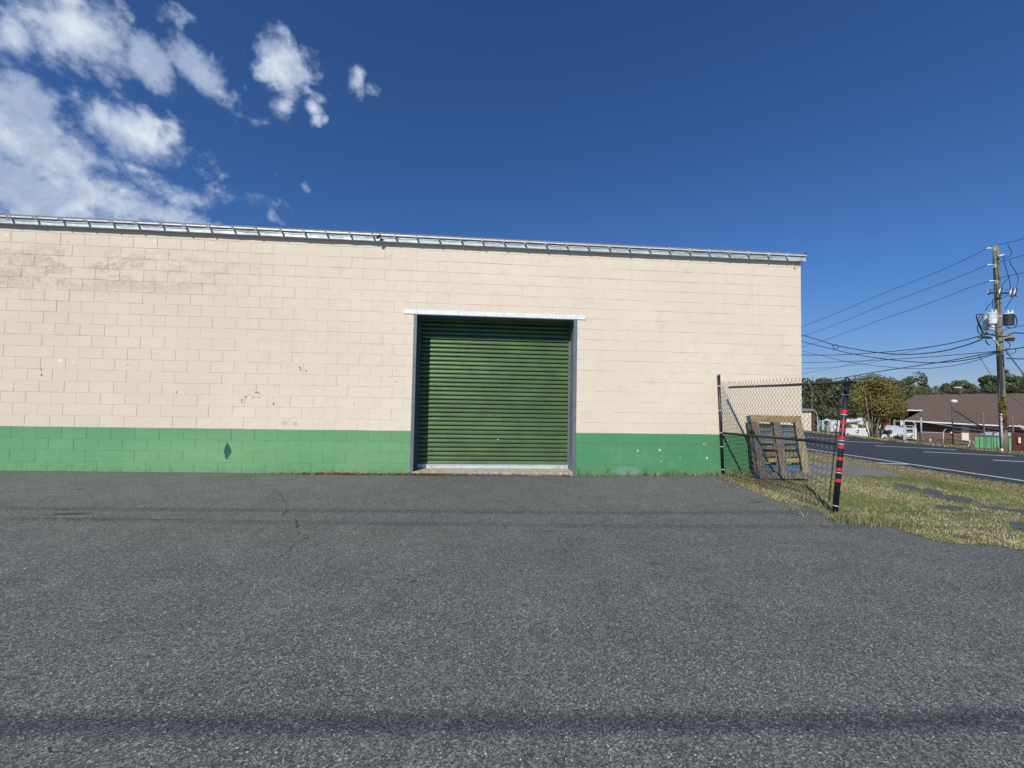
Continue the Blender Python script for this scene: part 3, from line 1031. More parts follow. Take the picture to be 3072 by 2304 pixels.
# leaf litter at the wall foot and in front of the shutter
n = 2600
X = np.concatenate([nrs.normal(5.0, .55, 900), nrs.normal(6.5, .5, 500), nrs.uniform(6.3, 9.4, 500), nrs.normal(12.55, .35, 700)])
Y = np.concatenate([-.03 - np.abs(nrs.normal(0, .05, 1900)), nrs.normal(-.75, .35, 700)])
a = nrs.uniform(0, 6.28, n)
s = nrs.uniform(.010, .035, n)
Z = gnp(X) + nrs.uniform(.004, .03, n)
c_, s_ = np.cos(a), np.sin(a)
V = np.stack([np.stack([X + c_ * s, Y + s_ * s, Z], 1), np.stack([X - s_ * s * .4, Y + c_ * s * .4, Z + s * .3], 1), np.stack([X - c_ * s, Y - s_ * s, Z], 1), np.stack([X + s_ * s * .4, Y - c_ * s * .4, Z + s * .2], 1)], 1).reshape(-1, 3)
o = link('leaf_litter', numpy_mesh('leaf_litter', V, np.arange(4 * n).reshape(-1, 4), [M['litter'], M['grass3']], (nrs.rand(n) < .3).astype(int)))
tag(o, 'brown dry leaf litter gathered at the wall foot', 'litter', kind='stuff')

# cracks in the lot (thin tar-dark ribbons just above the asphalt)
mb = MB()


def crack(pxs, w):
    P = [gp(*q) for q in pxs]
    pts_ = []
    for a, b_ in zip(P[:-1], P[1:]):
        nseg = max(2, int((b_ - a).length / .05))
        for i in range(nseg):
            q = a.lerp(b_, i / nseg)
            pts_.append(q + Vector((rnd.uniform(-.018, .018), rnd.uniform(-.018, .018), 0)))
    for i, (a, b_) in enumerate(zip(pts_[:-1], pts_[1:])):
        ww = w * rnd.uniform(.25, 1.0)
        n_ = Vector((-(b_ - a).y, (b_ - a).x, 0)).normalized() * ww / 2
        vs = [(q.x, q.y, g(q.x) + .0) for q in (a - n_, b_ - n_, b_ + n_, a + n_)]
        mb.add(vs, [(0, 1, 2, 3)])


crack([(868, 1520), (852, 1540), (850, 1552)], .014)
crack([(880, 1558), (892, 1575), (884, 1588)], .012)
crack([(924, 1600), (920, 1615), (880, 1636), (850, 1665), (825, 1680)], .008)
crack([(805, 1492), (850, 1505), (900, 1502), (925, 1496)], .008)
crack([(0, 1436), (60, 1430)], .010)
crack([(130, 1492), (320, 1462), (430, 1440)], .008)
crack([(95, 1553), (200, 1556), (320, 1556), (480, 1558), (640, 1556), (700, 1552)], .009)
crack([(460, 1716), (520, 1710), (580, 1703), (650, 1700)], .005)
crack([(310, 1735), (360, 1730)], .005)
crack([(1110, 1480), (1160, 1478)], .006)
crack([(1500, 1590), (1540, 1565)], .006)
crack([(700, 1428), (760, 1442), (800, 1460), (840, 1478), (852, 1500), (860, 1520)], .007)
crack([(885, 1590), (900, 1600), (924, 1600)], .010)
crack([(880, 1556), (895, 1562), (888, 1570), (902, 1578)], .007)
crack([(250, 1450), (310, 1445), (380, 1452)], .006)
crack([(120, 2250), (180, 2262), (260, 2250)], .004)
crack([(1740, 1577), (1780, 1570), (1820, 1563)], .006)
crack([(1670, 2290), (1690, 2280), (1712, 2262), (1720, 2255)], .005)
o = mb.build('asphalt_cracks', M['dark'])
tag(o, 'fine dark cracks wandering across the lot asphalt', None, kind='structure')

n = 260
X = nrs.uniform(-3, 13, n)
Y = -7.2 + 7.1 * nrs.rand(n)
k = X < 12.0 - .1 * (-Y)
X, Y = X[k], Y[k]
n = len(X)
Pc = np.stack([X, Y, gnp(X) + .001], 1)
tet = np.array([[1, 0, -.1], [-.5, .87, -.1], [-.5, -.87, -.1], [.1, .1, .6]])
sc_ = nrs.uniform(.003, .008, n)[:, None, None]
V = (Pc[:, None, :] + (tet[None] * (1 + nrs.uniform(-.4, .4, (n, 4, 3)))) * sc_).reshape(-1, 3)
bs_ = np.arange(n)[:, None] * 4
Fq = np.concatenate([bs_ + np.array([[0, 1, 3]]), bs_ + np.array([[1, 2, 3]]), bs_ + np.array([[2, 0, 3]])])
o = link('loose_chips', numpy_mesh('loose_chips', V, Fq, [M['porcelain'], M['litter'], M['concrete']], np.tile(nrs.choice([0, 0, 1, 2, 2], n), 3)))
tag(o, 'loose pale stone chips and bits scattered over the lot', 'gravel', kind='stuff')

# ------------------------------------------------------------------ warehouse
BX1 = 14.10                      # right corner
ZG = 0.798                       # top of the green band
BH = 0.2032
BW = 0.4064
DX0, DX1, DZ = 6.26, 9.41, 3.018
wh = thing('block_warehouse', 'long cream painted block building with green base band and green roller shutter', 'building', (6.5, 0, 0))
mb = MB()
mb.box(-6, 6.262, .0034, .2, -.3, 4.40)
mb.box(9.408, BX1 - .004, .0034, .2, -.3, 4.40)
mb.box(6.262, 9.408, .0034, .2, 3.02, 4.40)
mb.box(BX1 - .2, BX1 - .004, .2, 24, -.3, 4.40)
mb.box(-6, BX1 - .2, 23.8, 24, -.3, 4.40)
mb.box(-6, -5.8, .2, 23.8, -.3, 4.40)
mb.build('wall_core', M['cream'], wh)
mb = MB()
mb.box(-6.1, 6.262, .0032, .1, -.3, ZG - .004)
mb.box(9.408, BX1 - .006, .0032, .1, -.3, ZG - .004)
mb.build('base_core', M['green'], wh)

_bc = {}


def block_mesh(w, h, green, var):
    key = (round(w, 3), round(h, 3), green, var)
    if key in _bc:
        return _bc[key]
    r = random.Random(hash(key) % 10007)
    c = .0018
    hw, hh = w / 2, h / 2
    d = .05
    y0 = -r.uniform(0, .0012)
    mb = MB()
    j = lambda: r.uniform(-.0011, .0011)
    fr = [(-hw + c + j(), y0 + j() * .5, -hh + c + j()), (hw - c + j(), y0 + j() * .5, -hh + c + j()), (hw - c + j(), y0 + j() * .5, hh - c + j()), (-hw + c + j(), y0 + j() * .5, hh - c + j())]
    md = [(-hw, c, -hh), (hw, c, -hh), (hw, c, hh), (-hw, c, hh)]
    bk = [(x, d, z) for (x, _, z) in md]
    fs = [(0, 1, 2, 3)]
    for a in (0, 4):
        for i in range(4):
            fs.append((a + 4 + i, a + 4 + (i + 1) % 4, a + (i + 1) % 4, a + i))
    mb.add(fr + md + bk, fs)
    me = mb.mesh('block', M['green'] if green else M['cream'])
    _bc[key] = me
    return me


blocks = []
JW = .0046
for j in range(-5, 18):
    z0 = ZG + j * BH
    z1 = z0 + BH
    if j == 17:
        z1 = z0 + .13
    off = 0.0 if j % 2 == 0 else BW / 2
    xs = [-1.0 * BW * 12 + off + BW * i for i in range(60)]
    x = -3.6576 + off
    edges = [x]
    while x < BX1:
        x += BW
        # painted-over joints read as one long unit now and then
        if rnd.random() < .07 and x + BW < BX1:
            pass
        edges.append(min(x, BX1))
    spans = list(zip(edges[:-1], edges[1:]))
    merged = []
    i = 0
    while i < len(spans):
        a, b_ = spans[i]
        pr = .05 + .12 * (a > 9)
        if rnd.random() < pr and i + 1 < len(spans) and spans[i + 1][1] <= BX1 - .01:
            b_ = spans[i + 1][1]
            i += 1
        merged.append((a, b_))
        i += 1
    for (a, b_) in merged:
        if b_ - a < .04:
            continue
        parts = [(a, b_)]
        if z0 < DZ - .02:
            parts = []
            if a < DX0:
                parts.append((a, min(b_, DX0 + .004)))
            if b_ > DX1:
                parts.append((max(a, DX1 - .004), b_))
        for (p, q) in parts:
            if q - p > .035:
                blocks.append((p, q, z0, z1, j))


def px_area(bk):
    p, q, z0, z1, j = bk
    a = proj((p, 0, z0))
    b_ = proj((q, 0, z1))
    w = max(0, min(b_[0], 3072) - max(a[0], 0))
    return w * abs(a[1] - b_[1])


blocks.sort(key=px_area, reverse=True)
rest = MB()
rest_g = MB()
for i, (p, q, z0, z1, j) in enumerate(blocks):
    jw = JW * rnd.uniform(.55, 1.25)
    jh = JW * rnd.uniform(.35, 1.25)
    me = block_mesh(q - p - jw, z1 - z0 - jh, j < 0, rnd.randint(0, 2))
    yy = rnd.uniform(-.0012, .0012)
    loc = Vector(((p + q) / 2, yy, (z0 + z1) / 2 + rnd.uniform(-.0008, .0008)))
    if i < 296:
        o = bpy.data.objects.new('block', me)
        C.objects.link(o)
        o.parent = wh
        o.location = loc - Vector(wh.location)
        o.rotation_euler = (rnd.uniform(-.004, .004), 0, rnd.uniform(-.0022, .0022))
    else:
        tgt = rest_g if j < 0 else rest
        rx, rz = rnd.uniform(-.004, .004), rnd.uniform(-.0022, .0022)
        vs = [(loc.x + v.co.x, loc.y + v.co.y + v.co.x * rz - v.co.z * rx, loc.z + v.co.z) for v in me.vertices]
        tgt.add(vs, [tuple(pp.vertices) for pp in me.polygons])
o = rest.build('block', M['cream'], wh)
o['kind'] = 'stuff'
o['label'] = 'remaining cream painted wall blocks'
o = rest_g.build('block', M['green'], wh)
o['kind'] = 'stuff'
o['label'] = 'remaining green painted base blocks'

# roof, edge and gutter
mb = MB()
mb.prism([(-6.1, -.07, 4.488), (-6.1, -.07, 4.512), (-6.1, 12, 5.0), (-6.1, 24.1, 4.5), (-6.1, 24.1, 4.42), (-6.1, 12, 4.9)], (BX1 + 6.17, 0, 0))
mb.build('roof', M['roof_edge'], wh)
gut = thing('gutter', None, None, (6.5, 0, 4.4))
gut.parent = wh
gut.matrix_parent_inverse = Matrix.Translation(-Vector(wh.location))
GX1 = BX1 + .05
mb = MB()
# wavy sheet: face, underside
xs = [-6.0]
while xs[-1] < GX1:
    xs.append(min(xs[-1] + .21, GX1))
prev = None
vs, fs = [], []
for i, x in enumerate(xs):
    w = rnd.uniform(-.002, .002)
    vs += [(x, -.068 + w, 4.475), (x, -.072 + w, 4.41), (x, -.077 + w * 1.5, 4.362 + w), (x, -.004, 4.360 + w)]
for i in range(len(xs) - 1):
    for k_ in range(3):
        a = i * 4 + k_
        fs.append((a + 1, a + 5, a + 4, a))
mb.add(vs, fs)
mb.box(GX1 - .002, GX1, -.070, -.003, 4.365, 4.47)
mb.build('gutter_face', M['galv'], gut)
mb = MB()
x = -6.0
while x < GX1 - .01:
    x2 = min(x + 3.05, GX1 + .004)
    mb.box(x + .004, x2 - .004, -.092, -.030, 4.470, 4.487)
    mb.box(x + .004, x2 - .004, -.0945, -.0921, 4.466, 4.488)
    x = x2
mb.build('gutter_lip', M['lip'], gut)
mb = MB()
vs, fs = [], []
xs = [-6 + .06 * i for i in range(int((GX1 + 6) / .06) + 1)]
for x in xs:
    t1 = 4.519 + rnd.uniform(-.003, .004)
    vs += [(x, -.088, 4.488), (x, -.085, t1), (x, -.04, t1 + .004)]
for i in range(len(xs) - 1):
    for k_ in range(2):
        a = i * 3 + k_
        fs.append((a, a + 3, a + 4, a + 1))
mb.add(vs, fs)
mb.build('roof_edge_strip', M['roof_edge'], gut)
clips = []
for (x0, pitch, n_) in ((-.5, 0, 0),):
    pass
# hanger spacing read off the photograph at both ends
cx = ony(90, 660, -.1).x
cl = [ony(q, 700, -.1).x for q in (30, 98, 170, 240, 306)]
xh = cl[0]
hang = []
while xh < GX1 - .05:
    hang.append(xh)
    xh += .4125
hang = [h for h in hang]
for xh in (hang[0] - .4125 * k_ for k_ in range(1, 12)):
    hang.append(xh)
hang.sort()
for k_, xh in enumerate(hang):
    xx = xh + rnd.uniform(-.012, .012)
    mb = MB()
    dz = rnd.uniform(-.006, .006)
    mb.tube([(xx + .002, -.08, 4.455), (xx, -.12, 4.447 + dz), (xx - .002, -.165, 4.444 + dz), (xx - .006, -.17, 4.458 + dz), (xx - .01, -.10, 4.492)], [.008, .011, .013, .012, .008], 6)
    mb.obox((xx, -.125, 4.446 + dz), (.016, 0, 0), (0, .035, 0), (0, 0, .010))
    mb.build('hanger_clip', M['lip'], gut)
for r0, sag, yv, zz in ((.0032, .012, -.090, 4.448), (.0028, .028, -.094, 4.444)):
    pts_ = []
    hh = [h for h in hang if h > -3]
    for a, b_ in zip(hh[:-1], hh[1:]):
        sg = sag * rnd.uniform(.3, 1.7) * (1.5 if a > 12.2 else 1)
        for i in range(6):
            tt = i / 6
            pts_.append((a + (b_ - a) * tt, yv + rnd.uniform(-.003, .003), zz - sg * 4 * tt * (1 - tt) + rnd.uniform(-.001, .001)))
    MB().tube(pts_, r0, 5).build('cable', M['cable'], gut)
MB().tube([(BX1 + .0, -.11, 4.44), (BX1 - .1, -.112, 4.40), (BX1 - .16, -.114, 4.34), (BX1 - .17, -.05, 4.27), (BX1 - .16, -.012, 4.245), (BX1 - .15, -.008, 4.20), (BX1 - .155, -.006, 4.25)], .004, 5).build('cable_tail', M['cable'], gut)
P = ony(2417, 760, -.05)
MB().tube([(GX1 - .02, -.05, 4.50), (GX1 + .02, -.05, P.z - .03)], .004, 5).lathe([(.001, 0), (.014, .012), (.016, .03), (.006, .05), (.001, .062)], (P.x, -.05, P.z - .03), n=8).build('edge_pin', M['black'], gut)

# small black flood light hung from the gutter
cam_ = thing('eave_floodlight', 'small black floodlight hanging under the gutter above the shutter', 'light fitting', (5.59, -.12, 4.42))
mb = MB()
mb.tube([(5.635, -.125, 4.45), (5.62, -.13, 4.425)], .01, 8)
mb.build('bracket', M['black'], cam_)
mb = MB()
d_ = Vector((-.62, -.25, -.74)).normalized()
s1 = d_.orthogonal().normalized()
s2 = d_.cross(s1)
c0 = Vector((5.59, -.135, 4.418))
mb.obox(c0, d_ * .050, s1 * .017, s2 * .020)
mb.obox(c0 - d_ * .025, d_ * .018, s1 * .022, s2 * .025)
mb.build('housing', M['black'], cam_)
mb = MB()
mb.obox(c0 + d_ * .0515, d_ * .002, s1 * .013, s2 * .016)
mb.build('lens', M['tank'], cam_)

# roller shutter
mb = MB()
mb.box(6.07, 9.58, -.016, .005, 3.018, 3.086)
mb.build('lintel', M['lintel'], wh)
MB().box(6.30, 9.37, -.012, .40, 3.003, 3.0165).build('soffit', M['jamb_in'], wh)
for side, (a, b_) in (('l', (6.257, 6.318)), ('r', (9.346, 9.412))):
    mb = MB()
    mb.box(a, b_, -.014, .004, -.06, 3.004)
    mb.build('door_jamb', M['jamb'], wh)
    mb = MB()
    if side == 'l':
        mb.box(6.262, 6.300, .004, .42, -.06, 3.004)
    else:
        mb.box(9.366, 9.408, .004, .42, -.06, 3.004)
    mb.build('jamb_return', M['jamb_in'], wh)
MB().box(6.300, 6.345, .33, .42, -.02, 3.004).build('shutter_guide', M['jamb_in'], wh)
MB().box(9.335, 9.366, .372, .42, -.02, 3.004).build('shutter_guide', M['jamb_in'], wh)
door = thing('roller_shutter', None, None, (7.83, .39, 0))
door.parent = wh
door.matrix_parent_inverse = Matrix.Translation(-Vector(wh.location))
SP = .0862
prof = [(.030, 0.0), (.006, -.001), (-.006, -.001), (-.0105, .001), (-.0115, .010), (-.0110, .026), (-.0070, .044), (.0030, .058), (.0170, .068), (.030, .0862)]
mb = MB()
vs, fs = [], []
nx = 9
for i in range(nx):
    x = -1.50 + 3.0 * i / (nx - 1)
    vs += [(x, y, z) for (y, z) in prof]
k_ = len(prof)
for i in range(nx - 1):
    for q in range(k_ - 1):
        fs.append((i * k_ + q, (i + 1) * k_ + q, (i + 1) * k_ + q + 1, i * k_ + q + 1))
mb.add(vs, fs)
slat_me = mb.mesh('slat', M['slat'])
z = .118
while z < 3.02:
    o = bpy.data.objects.new('slat', slat_me)
    C.objects.link(o)
    o.parent = door
    o.location = (0.0, rnd.uniform(-.001, .001), z)
    z += SP
MB().box(6.30, 9.372, .422, .44, 0, 3.02).build('curtain_backing', M['dark'], door)
mb = MB()
mb.box(6.335, 9.345, .355, .395, .046, .100)
mb.box(6.335, 9.345, .345, .395, .100, .116)
for x in (6.5, 6.62, 9.12, 9.18, 9.27):
    mb.lathe([(.008, 0), (.008, .004)], (x, .355, .074), (0, -1, 0), 8, 1)
mb.build('bottom_bar', [M['alu'], M['dark']], door)
mb = MB()
mb.box(6.31, 9.36, -.02, .46, -.2, .042)
mb.build('door_sill', simple('stained_sill_concrete', (0.42, 0.38, 0.30), 0.9, 0, 0.2, 8, 0.5, 70, (0.16, 0.12, 0.07), 0.7), wh)
# hasp and small marks on the curtain
MB().lathe([(.012, 0), (.012, .01), (.004, .014)], ony(1494, 1319, .372), (0, -1, 0), 10).build('lock_button', M['alu'], door)

# ------------------------------------------------------------------ chain link fence
fz = lambda x: g(x)
fen = thing('chain_link_fence', 'black chain-link fence panel with red taped leaning post beside the wall', 'fence', (12.3, -1.4, 0))
p1b = Vector((12.37, -.07, -.1))
p1t = ony(2156, 1122, -.07)
p2b = gp(2503, 1545) + Vector((0, 0, -.06))
p2t = ony(2541, 1140, p2b.y + .02)
p1d = (p1t - p1b).normalized()
p2d = (p2t - p2b).normalized()
r1, r2 = .027, .0325
MB().tube([p1b, p1t], r1, 16).build('post', M['black'], fen, True)
MB().lathe([(r1 + .004, -.03), (r1 + .004, 0), (r1, .015), (r1 * .6, .03), (.001, .036)], p1t, p1d, 14).build('post_cap', M['band'], fen, True)
MB().tube([p2b, p2t], r2, 16).build('post', M['black'], fen, True)
MB().lathe([(r2 + .004, -.075), (r2 + .007, -.06), (r2 + .005, -.045), (r2 + .006, -.01), (r2 + .002, .008), (r2 * .75, .026), (r2 * .35, .036), (.001, .040)], p2t, p2d, 16).build('post_cap', M['black'], fen, True)


def on_post(b, d, py_, px_=None):
    """parameter along a post where it crosses image row py_"""
    lo, hi = 0.0, 3.0
    for _ in range(40):
        m_ = (lo + hi) / 2
        if proj(b + d * m_)[1] > py_:
            lo = m_
        else:
            hi = m_
    return (lo + hi) / 2


def ring(b, d, t0, t1, r, name, mat, n=16):
    mb = MB()
    mb.lathe([(r - .002, t0), (r, t0 + .001), (r, t1 - .001), (r - .002, t1)], b, d, n)
    return mb.build(name, mat, fen, False)


for (ya, yb) in ((1240, 1229.5), (1273.5, 1263), (1296, 1286.5), (1318.5, 1308.5), (1345.5, 1336), (1381, 1371.5), (1413, 1403.5), (1446, 1436.5)):
    ta, tb = on_post(p2b, p2d, ya), on_post(p2b, p2d, yb)
    ring(p2b, p2d, ta, tb, r2 + .0022, 'red_tape', M['red'])
for y_ in (1143.5, 1185, 1244, 1322, 1332, 1418, 1517):
    t_ = on_post(p2b, p2d, y_)
    ring(p2b, p2d, t_ - .007, t_ + .007, r2 + .004, 'tension_band', M['band'])
for y_ in (1157.5, 1231, 1298, 1339.5, 1408):
    t_ = on_post(p1b, p1d, y_)
    ring(p1b, p1d, t_ - .009, t_ + .009, r1 + .004, 'tension_band', M['band'])
# rails
side = Vector((-1, 0, 0))
dYr = p2b.y - p1b.y


def fen_pt(px_, py_, off=0.0):
    """point on the fence's plane seen at a pixel"""
    a = Vector((p1b.x, p1b.y, 0))
    b_ = Vector((p2b.x + .10, p2b.y, 0))
    n_ = Vector((b_.y - a.y, -(b_.x - a.x), 0)).normalized()
    d = ray(px_, py_)
    t_ = ((a - CAM).dot(n_) + off) / d.dot(n_)
    return CAM + d * t_


MB().tube([fen_pt(2186, 1162), fen_pt(2350, 1156), fen_pt(2540, 1146.5), fen_pt(2566, 1145)], .021, 10).build('top_rail', M['black'], fen, True)
MB().tube([fen_pt(2157, 1298), fen_pt(2330, 1313), fen_pt(2505, 1329.5)], .021, 10).build('middle_rail', M['black'], fen, True)
# tension bars
tbar = lambda q: MB().tube(q, .006, 5).build('tension_bar', M['black'], fen)
tbar([fen_pt(2161, 1160), fen_pt(2158, 1412)])
tbar([fen_pt(2524, 1155), fen_pt(2487, 1505)])
# woven fabric: every wire is a zigzag strand interlocked with the next
TL, TR = fen_pt(2165, 1150), fen_pt(2523, 1138)
BL, BRp = fen_pt(2158, 1420), fen_pt(2489, 1515)
cols, rows = 70, 20
nrm = Vector((-1, 0, 0))


def fab(u, v):
    """u 0..1 along, v 0 bottom..1 top"""
    top = TL.lerp(TR, u)
    bot = BL.lerp(BRp, u)
    top.z -= .012 * math.sin(u * 7)
    bot.z = g(bot.x) + .01 + .02 * math.sin(u * 11)
    p = bot.lerp(top, v)
    p += Vector((1, 0, 0)) * (.016 * math.sin(u * 5 + v * 3) * (1 - v * .5))
    return p


mbw = MB()
for c_ in range(cols):
    pts_ = []
    kk = rows * 2
    for i in range(kk + 1):
        u = (c_ + (.0 if ((i + c_) % 2 == 0) else 1.0)) / cols
        v = i / kk
        P = fab(u, v)
        P += nrm * (.003 if i % 2 == 0 else -.003)
        pts_.append(P)
    if (kk + c_) % 2 == 1:
        pass
    # knuckle standing above the top
    top = pts_[-1]
    pts_.append(top + Vector((rnd.uniform(-.008, .008), rnd.uniform(-.012, .012), .028)))
    pts_.append(pts_[-1] + Vector((0, rnd.uniform(-.012, .012), .008)))
    mbw.tube(pts_, .0025, 4, caps=False)
mbw.build('woven_wire', M['black'], fen)
ties = [fen_pt(2190, 1162), fen_pt(2268, 1159), fen_pt(2433, 1151)]
mb = MB()
for P in ties:
    mb.tube([P + Vector((-.02, .02, .028)), P + Vector((-.026, 0, 0)), P + Vector((-.015, -.01, -.027)), P + Vector((.0, -.02, -.03))], .003, 5)
mb.build('wire_tie', M['band'], fen)

# ------------------------------------------------------------------ pallet leaning on the wall
pal = thing('wooden_pallet', 'worn wooden block pallet with blue blocks leaning on the wall behind the fence', 'pallet', (13.45, -.35, 0))
b0 = Vector((12.80, -.385, g(13) + .005))
wid, hgt, thk = 1.02, 1.20, .135
eu = Vector((1, -.03, 0)).normalized()
lean = math.atan2(.24, 1.17)
ev = Vector((.0, math.sin(lean), math.cos(lean)))
en = eu.cross(ev).normalized()
if en.y > 0:
    en = -en                     # towards the camera


def pb(name, u0, u1, v0, v1, n0, n1, mat):
    mb = MB()
    c = b0 + eu * (u0 + u1) / 2 + ev * (v0 + v1) / 2 + en * (n0 + n1) / 2
    j = lambda: rnd.uniform(-.004, .004)
    mb.obox(c, eu * ((u1 - u0) / 2) + ev * j(), ev * ((v1 - v0) / 2) + eu * j(), en * ((n1 - n0) / 2))
    return mb.build(name, mat, pal)


# top deck (towards the wall), n = 0 .. .018
decks = [(.13, .255, 'blue_l'), (.31, .39, 'wood_h'), (.42, .51, 'wood_grey'), (.555, .63, 'wood_grey'), (.665, .775, 'wood_slate'), (.80, .885, 'wood_slate'), (.905, .975, 'wood_slate'), (1.10, 1.2, 'wood_slate'), (0, .09, 'wood_grey')]
for (a, b_, m_) in decks:
    pb('deck_board', 0, wid, a, b_, 0, .018, M[m_])
for u0 in (0, .46, .92):
    pb('stringer_board', u0, u0 + .10, 0, hgt, .018, .038, M['wood'] if u0 else M['wood_grey'])
for u0 in (0, .44, .88):
    for (a, b_) in ((0, .14), (.53, .67), (1.06, 1.2)):
        pb('spacer_block', u0 - (.004 if u0 == 0 else 0), u0 + .14, a, b_, .038, .112, M['blue'] if (u0 == 0 or (a == .53 and u0 > .8) or a == 0) else M['wood'])
for u0, m_ in ((0, 'wood_grey'), (.44, 'wood_grey'), (.88, 'wood')):
    pb('base_runner', u0, u0 + .14, .12, hgt - .13, .112, .134, M[m_])
pb('base_board', 0, wid, 0, .12, .112, .134, M['wood_grey'])
pb('base_board', 0, wid, hgt - .13, hgt, .112, .134, M['wood_h'])

# small blue strip lying on the asphalt at the right
P = gp(3068, 1585)
bs = MB().obox(P + Vector((.06, .0, .008)), Vector((.16, -.03, 0)), Vector((.005, .022, 0)), (0, 0, .006)).build('plastic_strip', M['blue_l'])
tag(bs, 'small blue plastic strip lying on asphalt at right picture edge', 'plastic strip')

# ------------------------------------------------------------------ overhead service lines behind the photographer (their shadows cross the lot)
SD = -SUN


def over_line(p0, slope, H, r, label):
    """cable at height H whose shadow runs along Y = p0 + slope * X on the lot"""
    k_ = H / -SD.z
    ox, oy = -SD.x * k_, -SD.y * k_
    pts_ = []
    for i in range(41):
        x = -30 + 75 * i / 40
        sag = .9 * ((x - 8) / 37.5) ** 2
        kk = (H + sag) / -SD.z
        pts_.append((x + ox, p0 + slope * x - SD.y * kk, H + sag))
    o = MB().tube(pts_, r, 6).build('power_line', M['cable'])
    tag(o, label, 'cable', 'overhead lines crossing above the lot')


over_line(-2.30, -.027, 8.6, .014, 'overhead cable whose shadow falls nearest the wall')
over_line(-2.66, -.047, 8.2, .011, 'thinner overhead cable throwing the second shadow across the lot')
over_line(-5.47, -.05, 7.0, .021, 'thick bundled overhead cable throwing the wide shadow closest to the camera')

# ------------------------------------------------------------------ far side verge
n = 26000
X = nrs.uniform(28.35, 31.2, n)
Y = np.where(nrs.rand(n) < .6, nrs.uniform(3, 22, n), nrs.uniform(22, 60, n))
mi = nrs.choice([0, 1, 2, 3, 3, 3], n)
blades('far_verge_grass', X, Y, nrs.uniform(.02, .08, n), nrs.uniform(.03, .06, n), mi, GR, 'brownish rough grass along the far street edge', 'grass', lean=1.2)
n = 9000
X = nrs.uniform(31.2, 40, n)
Y = nrs.uniform(3, 40, n)
blades('far_rough_grass', X, Y, nrs.uniform(.05, .2, n), nrs.uniform(.04, .08, n), nrs.choice([0, 1, 2, 3], n), GR, 'rough grass on the slope beyond the far street edge', 'grass', lean=1.2)
PD = 16.5


def pp(px_, py_, dd=0.0):
    return at(px_, py_, PD + dd)


# ---- utility pole
up_ = thing('utility_pole', 'tall weathered wooden utility pole with transformers across the street', 'utility pole', pp(3013, 1357))
mb = MB()
pa, pb_ = pp(3013, 1365), pp(2986.5, 738)
pts_ = [pa.lerp(pb_, i / 10) for i in range(11)]
mb.tube(pts_, [.118 - .0032 * i for i in range(11)], 18)
mb.build('pole', M['pole'], up_, True)


def bushing_set(name, pts_, radii, mat=None):
    return MB().tube(pts_, radii, 10).build(name, mat or M['porcelain'], up_, True)


for (x0, x1, y_) in ((2959, 2981, 745), (2962, 2983, 794.5), (2967, 2988, 843)):
    bushing_set('line_insulator', [pp(x0, y_ + 1, -.2), pp(x0 + 5, y_, -.2), pp(x0 + 8, y_ - .5, -.2), pp(x0 + 11, y_, -.2), pp(x0 + 14, y_, -.2), pp(x1, y_ + 1, -.2)], [.01, .035, .024, .04, .024, .02])
    MB().obox(pp(x1 + 1, y_ + 3, -.18), Vector((.05, 0, 0)), (0, .03, 0), (0, 0, .07)).build('insulator_bracket', M['band'], up_)
bushing_set('line_insulator', [pp(2994, 769, -.1), pp(2999, 767.5, -.2), pp(3004, 766, -.2), pp(3009, 765, -.2), pp(3012.5, 764, -.2)], [.02, .035, .035, .035, .02])
# cutout arm
mb = MB()
mb.tube([pp(2966, 878, -.25), pp(3032, 880, -.25)], .035, 6)
mb.build('cutout_arm', M['tank_dark'], up_)
for (cx_, cy_) in ((3001, 872), (3034, 876), (3046, 875), (2967, 875)):
    mb = MB()
    sc = .6 if cx_ == 2967 else 1.0
    mb.tube([pp(cx_ - 5 * sc, cy_ + 11 * sc, -.35), pp(cx_ - 2 * sc, cy_ + 2, -.35), pp(cx_ + 2 * sc, cy_ - 9 * sc, -.35)], [.024, .034, .024], 8)
    mb.build('fuse_cutout', M['porcelain'], up_, True)
    mb = MB()
    mb.tube([pp(cx_ + 4 * sc, cy_ - 9 * sc, -.38), pp(cx_ + 1 * sc, cy_ + 12 * sc, -.42)], .022, 6)
    mb.tube([pp(cx_ + 2 * sc, cy_ - 10 * sc, -.36), pp(cx_ + 8 * sc, cy_ - 6 * sc, -.36)], .02, 5)
    mb.tube([pp(cx_ - 5 * sc, cy_ + 12 * sc, -.36), pp(cx_ + 5 * sc, cy_ + 14 * sc, -.36)], .02, 5)
    mb.build('fuse_tube', M['tank_dark'], up_)
# transformers
for (xc, yt, yb, r, dd, mat) in ((2976.5, 940, 972, .135, -.25, 'tank'), (2963, 946, 991, .150, .12, 'tank'), (3025.5, 941, 976.5, .155, .05, 'tank_dark')):  # right tank uses the dark material: its shade is put into the colour
    top, bot = pp(xc, yt, dd), pp(xc + .6, yb, dd)
    h_ = (top - bot).length
    ax = (top - bot).normalized()
    tr = MB().lathe([(r * .9, 0), (r, .02), (r, h_ * .88), (r * 1.03, h_ * .885), (r * 1.03, h_ * .915), (r, h_ * .92), (r, h_ * .96)], bot, ax, 20).build('transformer', M[mat], up_, False)
    MB().lathe([(r * 1.04, 0), (r * 1.04, .025), (r * .7, .05), (r * .2, .06)], bot + ax * h_ * .96, ax, 20).build('lid', M['tank'], tr, False)
    for a_ in (-.5, .6):
        q = bot + ax * (h_ + .01) + Vector((a_ * r, -.05, 0))
        MB().lathe([(.02, 0), (.033, .02), (.02, .04), (.033, .06), (.02, .08), (.03, .10), (.01, .13)], q, (a_ * .3, 0, 1), 8).build('bushing', M['porcelain'], tr, True)
